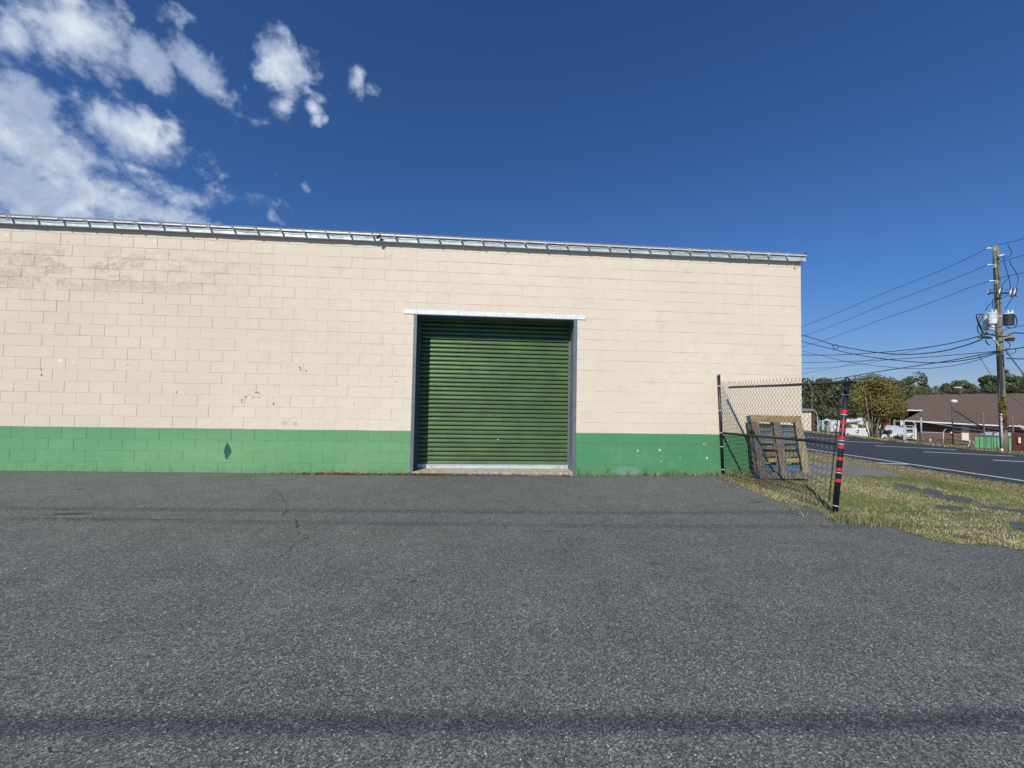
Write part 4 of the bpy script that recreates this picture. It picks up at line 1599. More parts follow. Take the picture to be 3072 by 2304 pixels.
MB().obox(pp(2993, 949, -.25), pp(3005, 948, -.25) - pp(2993, 949, -.25), (0, .03, 0), (0, 0, .03)).build('tank_bracket', M['band'], up_)
MB().obox(pp(2990, 956, -.2), (.05, 0, .05), (0, .04, 0), (-.02, 0, .02)).build('tank_bracket', M['band'], up_)
MB().obox(pp(2976, 982, -.25), (.05, 0, 0), (0, .05, 0), (0, 0, .09)).build('arrester', M['porcelain'], up_)
# street lamp under the tanks
mb = MB()
mb.tube([pp(2934, 1013.5, -.3), pp(2944, 1011, -.3), pp(2958, 1012, -.3), pp(2970, 1013, -.3), pp(2978, 1014.5, -.3)], [.02, .05, .058, .048, .02], 10)
mb.build('lamp_head', M['tank_dark'], up_, True)
MB().tube([pp(2976, 1014, -.3), pp(2984, 1020, -.25), pp(2993, 1031, -.2), pp(2994, 1036, -.2), pp(2999, 1037, -.15)], .028, 8).build('lamp_arm', M['porcelain'], up_, True)
mb = MB()
mb.prism([pp(3012, 1001, -.1), pp(3034, 999, -.1), pp(3046, 1013, -.1), pp(3044, 1017, -.1), pp(3013, 1016, -.1)], Vector((.22, .15, 0)))
mb.build('splice_case', simple('tan_splice_case', (0.30, 0.28, 0.20), 0.6), up_)
MB().prism([pp(3012, 1016, -.11), pp(3045, 1016.5, -.11), pp(3043, 1022, -.11), pp(3013, 1022, -.11)], Vector((.22, .15, 0))).build('splice_base', M['tank_dark'], up_)
MB().obox(pp(3023, 1117, -.1), Vector((.055, 0, 0)), (0, .05, 0), (0, 0, .13)).build('meter_box', M['galv_dull'], up_)
MB().tube([pp(3006, 1355, -.24), pp(3005, 1300, -.24), pp(3003.5, 1240, -.22)], .036, 10).build('riser_guard', simple('blotched_riser_guard', (0.42, 0.46, 0.50), 0.6, 0, 0.25, 12, dirt=(0.07, 0.08, 0.10), dirt_amt=0.9), up_, True)
MB().tube([pp(3006, 1355, -.24), pp(3006, 1346, -.24)], .042, 10).build('riser_boot', M['stucco'], up_, True)


def pl(pts_, r=.012, name='jumper_wire'):
    P = [pp(*q) for q in pts_]
    out = []
    for i in range(len(P) - 1):
        p0 = P[max(i - 1, 0)]
        p3 = P[min(i + 2, len(P) - 1)]
        for k_ in range(5):
            t_ = k_ / 5
            out.append(.5 * ((2 * P[i]) + (P[i + 1] - p0) * t_ + (2 * p0 - 5 * P[i] + 4 * P[i + 1] - p3) * t_ * t_ + (3 * P[i] - p0 - 3 * P[i + 1] + p3) * t_ ** 3))
    out.append(P[-1])
    return MB().tube(out, r, 5).build(name, M['cable'], up_)


pl([(3024, 732, -.3), (3026, 742, -.3), (3034, 752, -.3), (3034, 764, -.3), (3024, 771, -.3), (3011, 771, -.3)])
pl([(3029, 780, -.3), (3033, 795, -.3), (3045, 812, -.3), (3054, 830, -.3), (3053, 850, -.3), (3048, 862, -.3)])
pl([(3010, 770, -.3), (3015, 795, -.3), (3023, 820, -.3), (3029, 845, -.3), (3031, 865, -.3), (3014, 872, -.3)])
pl([(3030, 830, -.3), (3016, 843, -.3), (3003, 860, -.3)])
pl([(2978, 780, -.25), (2990, 780, -.28), (2997, 792, -.2)])
pl([(2982, 828, -.25), (2993, 828, -.28), (3000, 838, -.2)])
pl([(3038, 892, -.3), (3028, 908, -.3), (3014, 928, -.2)])
pl([(3027, 884, -.3), (3006, 894, -.3), (2978, 908, -.3), (2963, 920, -.2), (2957, 932, 0)])
pl([(2968, 870, -.3), (2983, 867, -.3), (3004, 863, -.3)])
pl([(2989, 888, -.3), (2978, 900, -.3), (2977, 912, -.3), (2980, 924, -.2)])
pl([(2951, 944, -.3), (2935, 943, -.3), (2929, 950, -.3), (2938, 978, -.3), (2950, 998, -.3), (2965, 1003, -.3)], .02)
pl([(2949, 950, -.3), (2934, 975, -.3), (2933, 992, -.3), (2941, 1002, -.3), (2954, 1006, -.3)], .016)
pl([(2943, 946, -.3), (2934, 960, -.3), (2944, 982, -.3), (2949, 1003, -.3), (2990, 1001, -.3)], .016)
pl([(3044, 944, -.2), (3051, 962, -.2), (3049, 976, -.2), (3037, 984, -.2), (3018, 981, -.2)], .018)
pl([(2958, 996, -.3), (2966, 1003, -.3), (2982, 1006, -.3), (3005, 1010, -.3), (3025, 1007, -.3), (3038, 999, -.3), (3072, 1000, -.3), (3120, 998, -.4)], .024)
pl([(2966, 960, -.5), (2963, 972, -.5), (2970, 980, -.5), (2986, 984, -.4), (3004, 980, -.3)], .016)
pl([(2980, 992, -.3), (2992, 1000, -.3), (3004, 996, -.3), (3018, 988, -.2), (3072, 976, -.2)], .012)
pl([(2957, 1018, -.3), (2960, 1028, -.3), (2969, 1036, -.3)], .02)
pl([(3020, 1024, -.2), (3030, 1032, -.2), (3028, 1044, -.2), (3014, 1048, -.2)], .014)
pl([(3014, 1062, -.2), (3030, 1062, -.2), (3047, 1056, -.2), (3046, 1048, -.2)], .012)
pl([(2988, 750, -.16), (2996, 840, -.17), (3000, 940, -.18)], .012)
for k_ in range(5):
    pl([(3000 + k_, 1052, -.19), (2999 + 2 * k_, 1120, -.21), (3002 + 1.5 * k_, 1170, -.22), (3003, 1238, -.22)], .018, 'riser_cable')

# vine on the pole
n = 1500
t_ = nrs.beta(2.2, 1.8, n)
vy = 1180 + t_ * 112
px0 = 3006 + (vy - 1180) * .07 + nrs.normal(0, 4.0, n)
P = np.array([list(pp(a, b_, -.20 + rnd.uniform(-.06, .03))) for a, b_ in zip(px0, vy)])
sz = nrs.uniform(.025, .06, n)
A = nrs.normal(0, 1, (n, 3))
A /= np.linalg.norm(A, axis=1)[:, None]
B_ = np.cross(A, nrs.normal(0, 1, (n, 3)))
B_ /= np.linalg.norm(B_, axis=1)[:, None]
V = np.stack([P + A * sz[:, None], P + B_ * sz[:, None] * .6, P - A * sz[:, None], P - B_ * sz[:, None] * .6], 1).reshape(-1, 3)
o = link('climbing_vine', numpy_mesh('climbing_vine', V, np.arange(4 * n).reshape(-1, 4), [M['vine'], M['leafB'], M['maroon']], np.where(vy > 1258, 2 * (nrs.rand(n) < .5), (nrs.rand(n) < .6).astype(int))))
tag(o, 'rust and olive vine climbing the lower utility pole', 'vine', kind='stuff')


# ---- overhead lines to and past the pole
def line(name_pts, r, label, X0=28.75, ext=True):
    P = [onx(a, b_, X0) for a, b_ in name_pts]
    if ext and name_pts[0][0] < 2412:
        d = (P[0] - P[1]).normalized()
        P.insert(0, P[0] + d * 9)
    out = []
    for i in range(len(P) - 1):
        p0 = P[max(i - 1, 0)]
        p3 = P[min(i + 2, len(P) - 1)]
        for k_ in range(8):
            t_ = k_ / 8
            out.append(.5 * ((2 * P[i]) + (P[i + 1] - p0) * t_ + (2 * p0 - 5 * P[i] + 4 * P[i + 1] - p3) * t_ * t_ + (3 * P[i] - p0 - 3 * P[i + 1] + p3) * t_ ** 3))
    out.append(P[-1])
    o = MB().tube(out, r, 5).build('power_line', M['wire'])
    tag(o, label, 'cable', 'cables strung to the utility pole')
    return o


line([(2407, 981), (2500, 943), (2650, 880), (2800, 821), (2900, 776), (2960, 746)], .011, 'topmost thin conductor running left from the pole head')
line([(2407, 1010), (2500, 976), (2650, 915), (2800, 860), (2900, 821), (2963, 794)], .011, 'second thin conductor from the top left of the pole')
line([(2407, 1041), (2500, 1011), (2650, 957), (2800, 905), (2900, 866), (2968, 843)], .011, 'third thin conductor from the top left of the pole')
line([(2960, 746), (3010, 731), (3072, 715), (3300, 640)], .012, 'topmost conductor running right from the pole head')
line([(2963, 794), (3010, 782), (3072, 766), (3300, 708)], .012, 'second conductor running right from the pole')
line([(2968, 843), (3020, 829), (3072, 818), (3300, 770)], .012, 'third conductor running right from the pole')
l1 = line([(2407, 1005), (2460, 1021), (2508, 1036), (2600, 1053), (2680, 1062), (2750, 1062), (2830, 1053), (2900, 1035), (2948, 1017)], .026, 'thick sagging twisted service cable with a small coil near the building corner')
MB().tube([onx(2507 + 6 * math.cos(a_) * (1 + .1 * a_), 1040 + 6 * math.sin(a_), 28.74) for a_ in [i * .5 for i in range(22)]], .013, 5).build('slack_coil', M['cable'], l1)
line([(2407, 1025), (2480, 1043), (2560, 1062), (2640, 1075), (2720, 1084), (2790, 1088), (2860, 1085), (2930, 1074), (2994, 1056)], .021, 'second sagging service cable crossing below the coiled one')
line([(2407, 1053), (2470, 1068), (2540, 1085), (2640, 1099), (2740, 1106), (2830, 1101), (2920, 1084), (2994, 1058)], .013, 'thin lowest sagging cable left of the pole')
line([(2407, 1065), (2500, 1065), (2600, 1060), (2700, 1052), (2800, 1039), (2880, 1024), (2945, 1006)], .020, 'nearly level twisted cable meeting the lamp bracket')
line([(2407, 1088), (2500, 1086), (2620, 1081), (2740, 1074), (2860, 1065), (2994, 1053)], .015, 'level thin cable below the twisted ones left of the pole')
line([(2407, 1107), (2480, 1103), (2560, 1096), (2620, 1087), (2680, 1075)], .008, 'faint far cable just above the fence top')
line([(2407, 1121), (2500, 1104), (2600, 1082), (2700, 1061), (2800, 1039)], .008, 'faint rising cable crossing the level ones')
line([(2424, 1150), (2530, 1133), (2640, 1114), (2760, 1096), (2860, 1080), (2994, 1054), (3072, 1042), (3300, 1008)], .021, 'straight telephone cable passing behind the taped fence post top')
line([(2936, 1066), (2955, 1096), (2979, 1134)], .012, 'short slack drop wire left of the pole', ext=False)
line([(3016, 1049), (3040, 1082), (3072, 1124), (3120, 1190)], .022, 'slanting guy cable right of the pole', ext=False)
line([(3018, 1075), (3072, 1077), (3200, 1080)], .022, 'short level cable with clamps right of the pole', ext=False)
line([(3024, 1182), (3050, 1202), (3072, 1219), (3120, 1258)], .014, 'lower slanting guy wire right of the pole', ext=False)


# ------------------------------------------------------------------ trees
def leaf_cloud(name, blobs, n, size, mats, parent, shell=.55, wts=None):
    """blobs: (centre, (rx, ry, rz)); leaf quads spread through the volume, denser near the surface"""
    vol = np.array([b_[1][0] * b_[1][1] * b_[1][2] for b_ in blobs]) ** .7
    idx = nrs.choice(len(blobs), n, p=vol / vol.sum())
    D = nrs.normal(0, 1, (n, 3))
    D /= np.linalg.norm(D, axis=1)[:, None]
    R = shell + (1.08 - shell) * nrs.rand(n) ** .6
    cen = np.array([list(b_[0]) for b_ in blobs])[idx]
    rad = np.array([list(b_[1]) for b_ in blobs])[idx]
    P = cen + D * rad * R[:, None]
    # uneven outline: drop leaves by a lumpy field
    f_ = np.sin(P[:, 0] * 2.1 + 1) + np.sin(P[:, 1] * 1.7 + 2) + np.sin(P[:, 2] * 2.7) + np.sin(P[:, 0] * 4.3 + P[:, 2] * 3.9)
    keep = f_ + nrs.uniform(-1.6, 1.6, n) > -1.1
    P, D = P[keep], D[keep]
    n = len(P)
    Nn = D + nrs.normal(0, .75, (n, 3))
    Nn /= np.linalg.norm(Nn, axis=1)[:, None]
    A = np.cross(Nn, nrs.normal(0, 1, (n, 3)))
    A /= np.linalg.norm(A, axis=1)[:, None]
    B2 = np.cross(Nn, A)
    s_ = (size * nrs.uniform(.5, 1.3, n))[:, None]
    V = np.stack([P + A * s_, P + B2 * s_ * .55, P - A * s_, P - B2 * s_ * .55], 1).reshape(-1, 3)
    mi = nrs.choice(len(mats), n, p=wts) if len(mats) > 1 else None
    me = numpy_mesh(name, V, np.arange(4 * n).reshape(-1, 4), mats, mi)
    o = link(name, me, parent)
    o['kind'] = 'stuff'
    return o


def tree(name, label, depth, base, ells, n, size, mats, limbs=4, tr=.18, wts=None, group=None, spread=.8):
    """ells: list of (px, py, rx, ry) in photo pixels at this depth"""
    s = depth / F
    B0 = at(base[0], base[1], depth)
    T = thing(name, label, 'tree', B0, group)
    blobs = []
    for (cx_, cy_, rx, ry) in ells:
        dd = rnd.uniform(-.5, .5) * rx * s * spread
        blobs.append((at(cx_, cy_, depth + dd), (rx * s * .85, rx * s * .7, ry * s)))
    mb = MB()
    top = sum((b_[0] for b_ in blobs), Vector()) / len(blobs)
    fork = B0.lerp(Vector((top.x, top.y, (B0.z + top.z) / 2)), .8)
    mb.tube([B0 - Vector((0, 0, .3)), B0.lerp(fork, .5) + Vector((rnd.uniform(-.1, .1), 0, 0)), fork], [tr, tr * .8, tr * .62], 9)
    ch = sorted(blobs, key=lambda b_: -b_[1][0])[:limbs + 2]
    for (c0_, r0_) in ch:
        mid = fork.lerp(c0_, .5) + Vector((rnd.uniform(-.2, .2), rnd.uniform(-.2, .2), rnd.uniform(0, .3)))
        mb.tube([fork, mid, c0_], [tr * .5, tr * .3, tr * .1], 6)
        for _ in range(3):
            e_ = c0_ + Vector((rnd.uniform(-1, 1) * r0_[0], rnd.uniform(-1, 1) * r0_[1], rnd.uniform(-.3, 1) * r0_[2])) * .8
            mb.tube([mid.lerp(c0_, .5), c0_.lerp(e_, .5) + Vector((0, 0, .1)), e_], [tr * .15, tr * .1, tr * .04], 5)
    mb.build('trunk', M['bark'], T, True)
    leaf_cloud('crown', blobs, n, size, mats, T, wts=wts)
    return T


# multi-stemmed golden tree at the far kerb
D0 = 29.0
T = thing('crape_myrtle', 'multi-stemmed tree with golden olive leaves at the far street edge', 'tree', at(2622, 1326, D0))
rb = random.Random(3)
ells = [(2560, 1205, 34, 32), (2595, 1175, 38, 30), (2640, 1165, 40, 32), (2685, 1185, 30, 34), (2600, 1225, 45, 30), (2655, 1220, 45, 34), (2702, 1225, 22, 30), (2560, 1240, 26, 20), (2690, 1248, 24, 18), (2625, 1150, 24, 18), (2610, 1250, 26, 14), (2655, 1145, 20, 14), (2578, 1158, 22, 16)]
s_ = D0 / F
bl = [(at(a, b_, D0 + rb.uniform(-.8, .8)), (rx * s_ * .82, rx * s_ * .7, ry * s_)) for (a, b_, rx, ry) in ells]
for k_ in range(13):
    bx = 2612 + k_ * 2.1 + rb.uniform(-2, 2)
    tx = 2568 + k_ * 10.5 + rb.uniform(-8, 8)
    dd = rb.uniform(-.8, .8)
    p0 = at(bx, 1328, D0 + dd * .3)
    p1 = at(bx + (tx - bx) * .25 + rb.uniform(-3, 3), 1292, D0 + dd * .5)
    p2 = at(bx + (tx - bx) * .62 + rb.uniform(-3, 3), 1255, D0 + dd * .8)
    p3 = at(tx, 1190 + rb.uniform(-20, 20), D0 + dd)
    big = k_ in (3, 5, 6, 7, 9)
    r = rb.uniform(.075, .10) if big else rb.uniform(.025, .045)
    mb = MB()
    mb.tube([p0, p1, p2, p3], [r, r * .85, r * .5, r * .2], 8)
    for _ in range(3):
        q = p1.lerp(p2, rb.random())
        e_ = q + Vector((rb.uniform(-.9, .9), rb.uniform(-.5, .5), rb.uniform(.6, 1.4)))
        mb.tube([q, q.lerp(e_, .5) + Vector((.05, 0, 0)), e_], [r * .3, r * .2, r * .08], 5)
    mb.build('stem', M['bark'], T, True)
leaf_cloud('crown', bl, 17000, .065, [M['leafB'], M['leafD'], M['leafC']], T, shell=.2, wts=[.66, .2, .14])

TG = 'trees behind the street'
tree('broadleaf_tree', 'dark green mass of tree behind the fence wire, nearest the building corner', 52, (2455, 1335), [(2430, 1190, 45, 42), (2480, 1180, 40, 40), (2520, 1205, 40, 45), (2440, 1240, 50, 30), (2500, 1250, 50, 30), (2415, 1160, 30, 25), (2470, 1155, 30, 20), (2535, 1165, 30, 25)],
     13000, .17, [M['leafA'], M['leafD'], M['leafC']], wts=[.7, .2, .1], group=TG)
tree('broadleaf_tree', 'brownish thinning treetop showing above the golden tree', 62, (2610, 1330), [(2575, 1155, 34, 26), (2620, 1140, 36, 20), (2660, 1155, 34, 26), (2560, 1180, 30, 30), (2690, 1165, 26, 22), (2640, 1180, 50, 30)],
     7000, .15, [M['leafC'], M['leafD'], M['leafA']], wts=[.65, .2, .15], group=TG)
tree('broadleaf_tree', 'green tree with a rounded upper lobe left of the brick house roof', 66, (2740, 1330), [(2752, 1128, 16, 15), (2765, 1140, 16, 20), (2728, 1142, 20, 12), (2708, 1150, 14, 10), (2700, 1175, 40, 26), (2745, 1180, 36, 24), (2770, 1170, 20, 20), (2690, 1205, 36, 26), (2735, 1215, 30, 20)],
     9000, .16, [M['leafD'], M['leafA'], M['leafC']], wts=[.6, .25, .15], group=TG)
tree('broadleaf_tree', 'dark tree filling the gap under the brick house porch roof', 60, (2720, 1330), [(2700, 1250, 30, 26), (2735, 1262, 28, 26), (2755, 1285, 24, 24), (2690, 1280, 30, 24), (2722, 1290, 30, 22), (2760, 1250, 18, 18)],
     6000, .15, [M['leafA'], M['leafD'], M['leafB']], wts=[.6, .25, .15], group=TG)
tree('broadleaf_tree', 'rounded grey green treetop above the middle of the brick house roof', 105, (2880, 1260), [(2850, 1165, 26, 14), (2885, 1155, 22, 14), (2910, 1165, 20, 14), (2868, 1152, 14, 10), (2838, 1158, 12, 8), (2890, 1175, 40, 16)],
     5000, .26, [M['leafE'], M['leafC']], wts=[.7, .3], group=TG)
tree('broadleaf_tree', 'dark treetop just left of the utility pole above the roof', 90, (2975, 1260), [(2950, 1140, 14, 9), (2965, 1134, 16, 9), (2985, 1136, 14, 9), (2960, 1155, 20, 10), (2990, 1155, 18, 14), (2972, 1168, 26, 12)],
     4500, .2, [M['leafA'], M['leafE']], wts=[.6, .4], group=TG)
tree('broadleaf_tree', 'dark treetop right of the utility pole above the roof', 88, (3050, 1260), [(3030, 1134, 18, 12), (3048, 1142, 20, 14), (3068, 1152, 18, 14), (3035, 1158, 26, 14), (3078, 1135, 12, 18), (3095, 1150, 30, 24), (3060, 1172, 40, 12)],
     6500, .2, [M['leafA'], M['leafD']], wts=[.7, .3], group=TG)
tree('broadleaf_tree', 'low dark foliage behind the white truck bed', 50, (2480, 1320), [(2440, 1275, 30, 24), (2480, 1270, 34, 26), (2520, 1262, 30, 22), (2455, 1255, 26, 20), (2500, 1245, 26, 20)],
     6500, .14, [M['leafA'], M['leafD']], wts=[.75, .25], group=TG)
# distant tree line that reads as one mass
bl = []
for i in range(34):
    px_ = 2770 + i * 11 + rnd.uniform(-4, 4)
    bl.append((at(px_, 1181 + rnd.uniform(-6, 4), 125 + rnd.uniform(-6, 6)), (2.2, 2.0, 1.3 + rnd.random())))
for i in range(26):
    px_ = 2380 + i * 15 + rnd.uniform(-4, 4)
    bl.append((at(px_, 1225 + rnd.uniform(-10, 6), 95 + rnd.uniform(-6, 6)), (2.4, 2.0, 3.2)))
o = leaf_cloud('distant_trees', bl, 17000, .34, [M['leafE'], M['leafA'], M['leafC']], None, wts=[.6, .25, .15])
tag(o, 'distant line of green woodland behind the roofs', 'woodland')

# ------------------------------------------------------------------ brick house
HD = 45.0
hs = thing('brick_house', 'low brown brick house with long brown shingle roof and white eaves', 'house', at(2750, 1320, HD))


def roofpt(px_, py_):
    """point on the house's front roof plane"""
    A0 = at(2714, 1259, HD)
    B0 = at(3120, 1283, HD - 1.5)
    C0 = at(2745, 1184.5, HD + 8.0)
    n_ = (B0 - A0).cross(C0 - A0).normalized()
    d = ray(px_, py_)
    return CAM + d * ((A0 - CAM).dot(n_) / d.dot(n_))


outl = [roofpt(*q) for q in ((2714, 1259), (2774, 1228), (2675, 1226), (2700, 1210), (2745, 1185), (2900, 1182), (3140, 1179), (3200, 1290), (3060, 1276), (2900, 1269))]
dn = Vector((0, 0, -.14))
mb = MB()
mb.prism(outl, dn)
back = [p + Vector((3.5, 9, -3.0)) for p in (outl[4], outl[6])]
mb.add([outl[4], outl[6], back[1], back[0]], [(0, 1, 2, 3)])
mb.build('roof', M['shingle'], hs)
mb = MB()
for (a, b_) in (((2713, 1259), (2900, 1269)), ((2900, 1269), (3060, 1276)), ((3060, 1276), (3200, 1290)), ((2673, 1226.5), (2775, 1228.5))):
    A0, B0 = roofpt(*a), roofpt(*b_)
    nn = Vector((-.62, -.78, 0))
    c_ = (A0 + B0) / 2 + nn * .06 + Vector((0, 0, -.12))
    mb.obox(c_, (B0 - A0) / 2, nn * .07, (0, 0, .065))
mb.build('eave_gutter', M['trim'], hs)
# walls
wa, wb = at(2747, 1330, HD + .9), at(3200, 1350, HD - 1.1)
wa.z = wb.z = -3.1
mb = MB()
mb.prism([wa, wb, wb + Vector((5, 7, 0)), wa + Vector((5, 7, 0))], (0, 0, 3.1))
mb.build('wall', M['brick'], hs)
q1, q2 = at(2681, 1228, HD + 3), at(2684, 1315, HD + 3)
MB().tube([q1, q2], .12, 8).build('porch_post', M['galv_dull'], hs)
q1, q2 = at(2704, 1236, HD + 2), at(2708, 1318, HD + 2)
MB().tube([q1, q2], .14, 8).build('porch_post', M['galv_dull'], hs)
MB().tube([at(2746, 1268, HD + .6), at(2746, 1318, HD + .6)], .11, 8).build('downpipe', M['trim'], hs)
MB().tube([at(2703.5, 1256, HD + 1), at(2704, 1268, HD + 1), at(2706, 1285, HD + 1)], .12, 8).build('downpipe', M['trim'], hs)


def wallbox(name, x0, y0, x1, y1, th, mat, out=.08):
    P0 = at(x0, y0, HD)
    # intersect with wall plane
    n_ = (wb - wa).cross(Vector((0, 0, 1))).normalized()
    if n_.dot(CAM - wa) < 0:
        n_ = -n_

    def onw(px_, py_):
        d = ray(px_, py_)
        return CAM + d * ((wa - CAM).dot(n_) / d.dot(n_))
    a, b_ = onw(x0, y0), onw(x1, y1)
    u = (wb - wa).normalized()
    w_ = abs((b_ - a).dot(u))
    h_ = abs(a.z - b_.z)
    c_ = (a + b_) / 2 + n_ * out
    return MB().obox(c_, u * w_ / 2, n_ * th / 2, (0, 0, h_ / 2)).build(name, mat, hs)


wallbox('door_panel', 2882, 1278, 2904, 1298, .05, M['galv_dull'])
wallbox('door_panel', 2883, 1298.5, 2904, 1322, .05, M['stucco'])
wallbox('door_jamb', 2879.5, 1277, 2881.5, 1322, .07, M['galv_dull'])
wallbox('door_jamb', 2904.5, 1277, 2906.5, 1322, .07, M['galv_dull'])
wallbox('wall_box', 2848, 1295, 2854.5, 1301, .15, M['porcelain'], .12)
wallbox('wall_vent', 2865, 1281, 2874, 1284, .06, M['tank_dark'])
wallbox('pilaster', 2757, 1270, 2761, 1322, .1, M['brick'])
P = roofpt(2862, 1206)
MB().lathe([(.0, 0.02), (.28, .02), (.32, .10), (.30, .20), (.18, .28), (.01, .31)], P, (-.1, -.2, 1), 16).build('roof_vent_dome', M['white'], hs, True)
MB().lathe([(.30, 0), (.30, .05)], P - Vector((.12, .1, .03)), (-.1, -.3, 1), 14).build('roof_vent_base', M['galv_dull'], hs)
MB().tube([roofpt(2881, 1186) - Vector((0, 0, .1)), roofpt(2881, 1186) + Vector((0, 0, .9))], .06, 6).build('vent_stack', M['tank_dark'], hs)

# far utility poles above the roof
for (px_, y0, y1, lab) in ((2772, 1163, 1190, 'far small pole top with cross bracket behind the roof left end'), (2881, 1161, 1190, 'far pole top with pale crossarm behind the roof ridge')):
    b_, t_ = at(px_, y1 + 40, 80), at(px_, y0, 80)
    u = thing('far_utility_pole', lab, 'utility pole', b_, 'distant poles behind the roof')
    MB().tube([b_, t_], .12, 8).build('pole', M['galv_dull'], u)
    if px_ < 2800:
        MB().tube([at(2763, 1172, 80), at(2766, 1175.5, 80), at(2778, 1175, 80), at(2782, 1172, 80)], .09, 6).build('cross_bracket', M['porcelain'], u)
    else:
        MB().tube([at(2863, 1163, 80), at(2885, 1162, 80)], .12, 6).build('crossarm', M['stucco'], u)
for (y0, y1, lab) in ((1174, 1170, 'upper far thin wire above the house ridge'), (1172, 1163, 'lower far thin wire above the house ridge')):
    o = MB().tube([at(2690, y0, 79), at(2870, (y0 + y1) / 2 + 1, 79), at(3110, y1, 79)], .018, 4).build('power_line', M['jamb'])
    tag(o, lab, 'cable', 'far wires behind the brick house')
u = thing('far_utility_pole', 'thin pale pole in the dark trees behind the fence wire', 'utility pole', at(2436, 1300, 62), 'distant poles behind the roof')
MB().tube([at(2436, 1300, 50), at(2435, 1160, 48)], .06, 6).build('pole', M['bark'], u)

# ------------------------------------------------------------------ fence, dumpsters and scrap in front of the house
FD = 22.0
yf = thing('yard_fence', 'tall rusty barbed wire yard fence with mesh and slanting brace', 'fence', at(2827, 1340, FD))


def fp(px_, py_, d=FD):
    return at(px_, py_, d)


posts = [(2856.5, 2859.5, 1219, 1340, .042, 'tank_dark'), (2949, 2955, 1235, 1352, .045, 'rust'), (3037, 3042, 1245, 1362, .045, 'rust'), (3130, 3135, 1255, 1372, .045, 'rust')]
for (x0, x1, y0, y1, r, m_) in posts:
    r *= .72
    MB().tube([fp(x0, y0), fp((x0 + x1) / 2, (y0 + y1) / 2), fp(x1, y1)], r, 8).build('post', M[m_], yf, True)
MB().tube([fp(2859, 1231), fp(2880, 1241), fp(2904, 1257), fp(2930, 1273), fp(2950, 1281)], .032, 6).build('brace', M['tank_dark'], yf, True)
for k_ in range(7):
    y0 = 1223 + k_ * 6.5
    MB().tube([fp(2857, y0), fp(2905, y0 + 9), fp(2950, y0 + 14.5), fp(3038, y0 + 24), fp(3132, y0 + 34)], .010, 4).build('barbed_wire', M['rust'], yf)
mb = MB()
for (xa, ya0, ya1, xb, yb0, yb1) in ((2858, 1262, 1338, 2952, 1280, 1350), (2952, 1280, 1350, 3040, 1292, 1360)):
    for k_ in range(26):
        u = k_ / 26
        v = (k_ + 1) / 26
        p0, p1 = fp(xa + (xb - xa) * u, ya1 + (yb1 - ya1) * u), fp(xa + (xb - xa) * v, ya1 + (yb1 - ya1) * v)
        h_ = 1.35
        z = 0
        while z < h_:
            mb.add([p0 + Vector((0, 0, z)), p1 + Vector((0, 0, z + .1)), p1 + Vector((0, 0, z + .108)), p0 + Vector((0, 0, z + .008))], [(0, 1, 2, 3)])
            mb.add([p1 + Vector((0, 0, z)), p0 + Vector((0, 0, z + .1)), p0 + Vector((0, 0, z + .108)), p1 + Vector((0, 0, z + .008))], [(0, 1, 2, 3)])
            z += .2
o = mb.build('woven_wire', M['band'], yf)

gf = thing('galvanised_fence', 'galvanised mesh fence with thick corner post beside the brick house', 'fence', at(2763, 1328, 25))
gx = lambda a, b_, d=25: at(a, b_, d)
MB().tube([gx(2763, 1252), gx(2764, 1328)], .042, 8).build('post', M['galv_dull'], gf, True)
MB().tube([gx(2763, 1252), gx(2763.6, 1241)], .018, 6).build('post_spike', M['tank_dark'], gf)
MB().tube([gx(2831, 1294), gx(2830, 1336)], .02, 6).build('post', M['galv'], gf, True)
MB().tube([gx(2831, 1294), gx(2838, 1287)], .014, 6).build('barb_arm', M['galv'], gf)
MB().tube([gx(2766, 1296), gx(2831, 1299)], .02, 6).build('top_rail', M['galv'], gf)
MB().tube([gx(2766, 1266), gx(2800, 1270), gx(2857, 1279)], .02, 6).build('brace_rail', M['galv'], gf)
MB().tube([gx(2680, 1263), gx(2763, 1264)], .014, 5).build('barbed_wire', M['galv'], gf)
mb = MB()
for k_ in range(34):
    for z0_, hh in ((0, 1),):
        a0 = 2764 + k_ * 2.0
        for q in range(7):
            yb_ = 1330 - q * 5
            mb.add([gx(a0, yb_), gx(a0 + 2, yb_ - 5), gx(a0 + 2, yb_ - 5.35), gx(a0, yb_ - .35)], [(0, 1, 2, 3)])
            mb.add([gx(a0 + 2, yb_), gx(a0, yb_ - 5), gx(a0, yb_ - 5.35), gx(a0 + 2, yb_ - .35)], [(0, 1, 2, 3)])
mb.build('woven_wire', M['galv_dull'], gf)

gt = thing('metal_gate', 'galvanised tube gate in front of a parked white car', 'gate', at(2728, 1318, 34))
G = lambda a, b_: at(a, b_, 34)
mb = MB()
for (a, b_) in (((2717, 1277), (2717, 1318)), ((2740, 1280), (2740, 1318)), ((2712, 1262), (2712, 1320)), ((2744, 1280), (2745, 1318))):
    MB().tube([G(*a), G(*b_)], .045, 6).build('gate_post', M['galv'], gt)
for (y0) in (1277, 1288, 1296, 1309, 1315):
    MB().tube([G(2717, y0), G(2740, y0 + .5)], .03, 6).build('gate_rail', M['galv'], gt)
lp = thing('gate_lamp', 'small white lamp on a bent arm beside the gate', 'lamp', at(2746, 1318, 33.5))
MB().tube([at(2734, 1263, 33.5), at(2742, 1268, 33.5), at(2746, 1275, 33.5), at(2746.5, 1316, 33.5)], .025, 6).build('arm', M['trim'], lp)
MB().lathe([(.01, 0), (.06, .03), (.07, .07), (.04, .12), (.01, .13)], at(2734, 1266, 33.5), (0, 0, 1), 10).build('lamp_head', M['white'], lp, True)

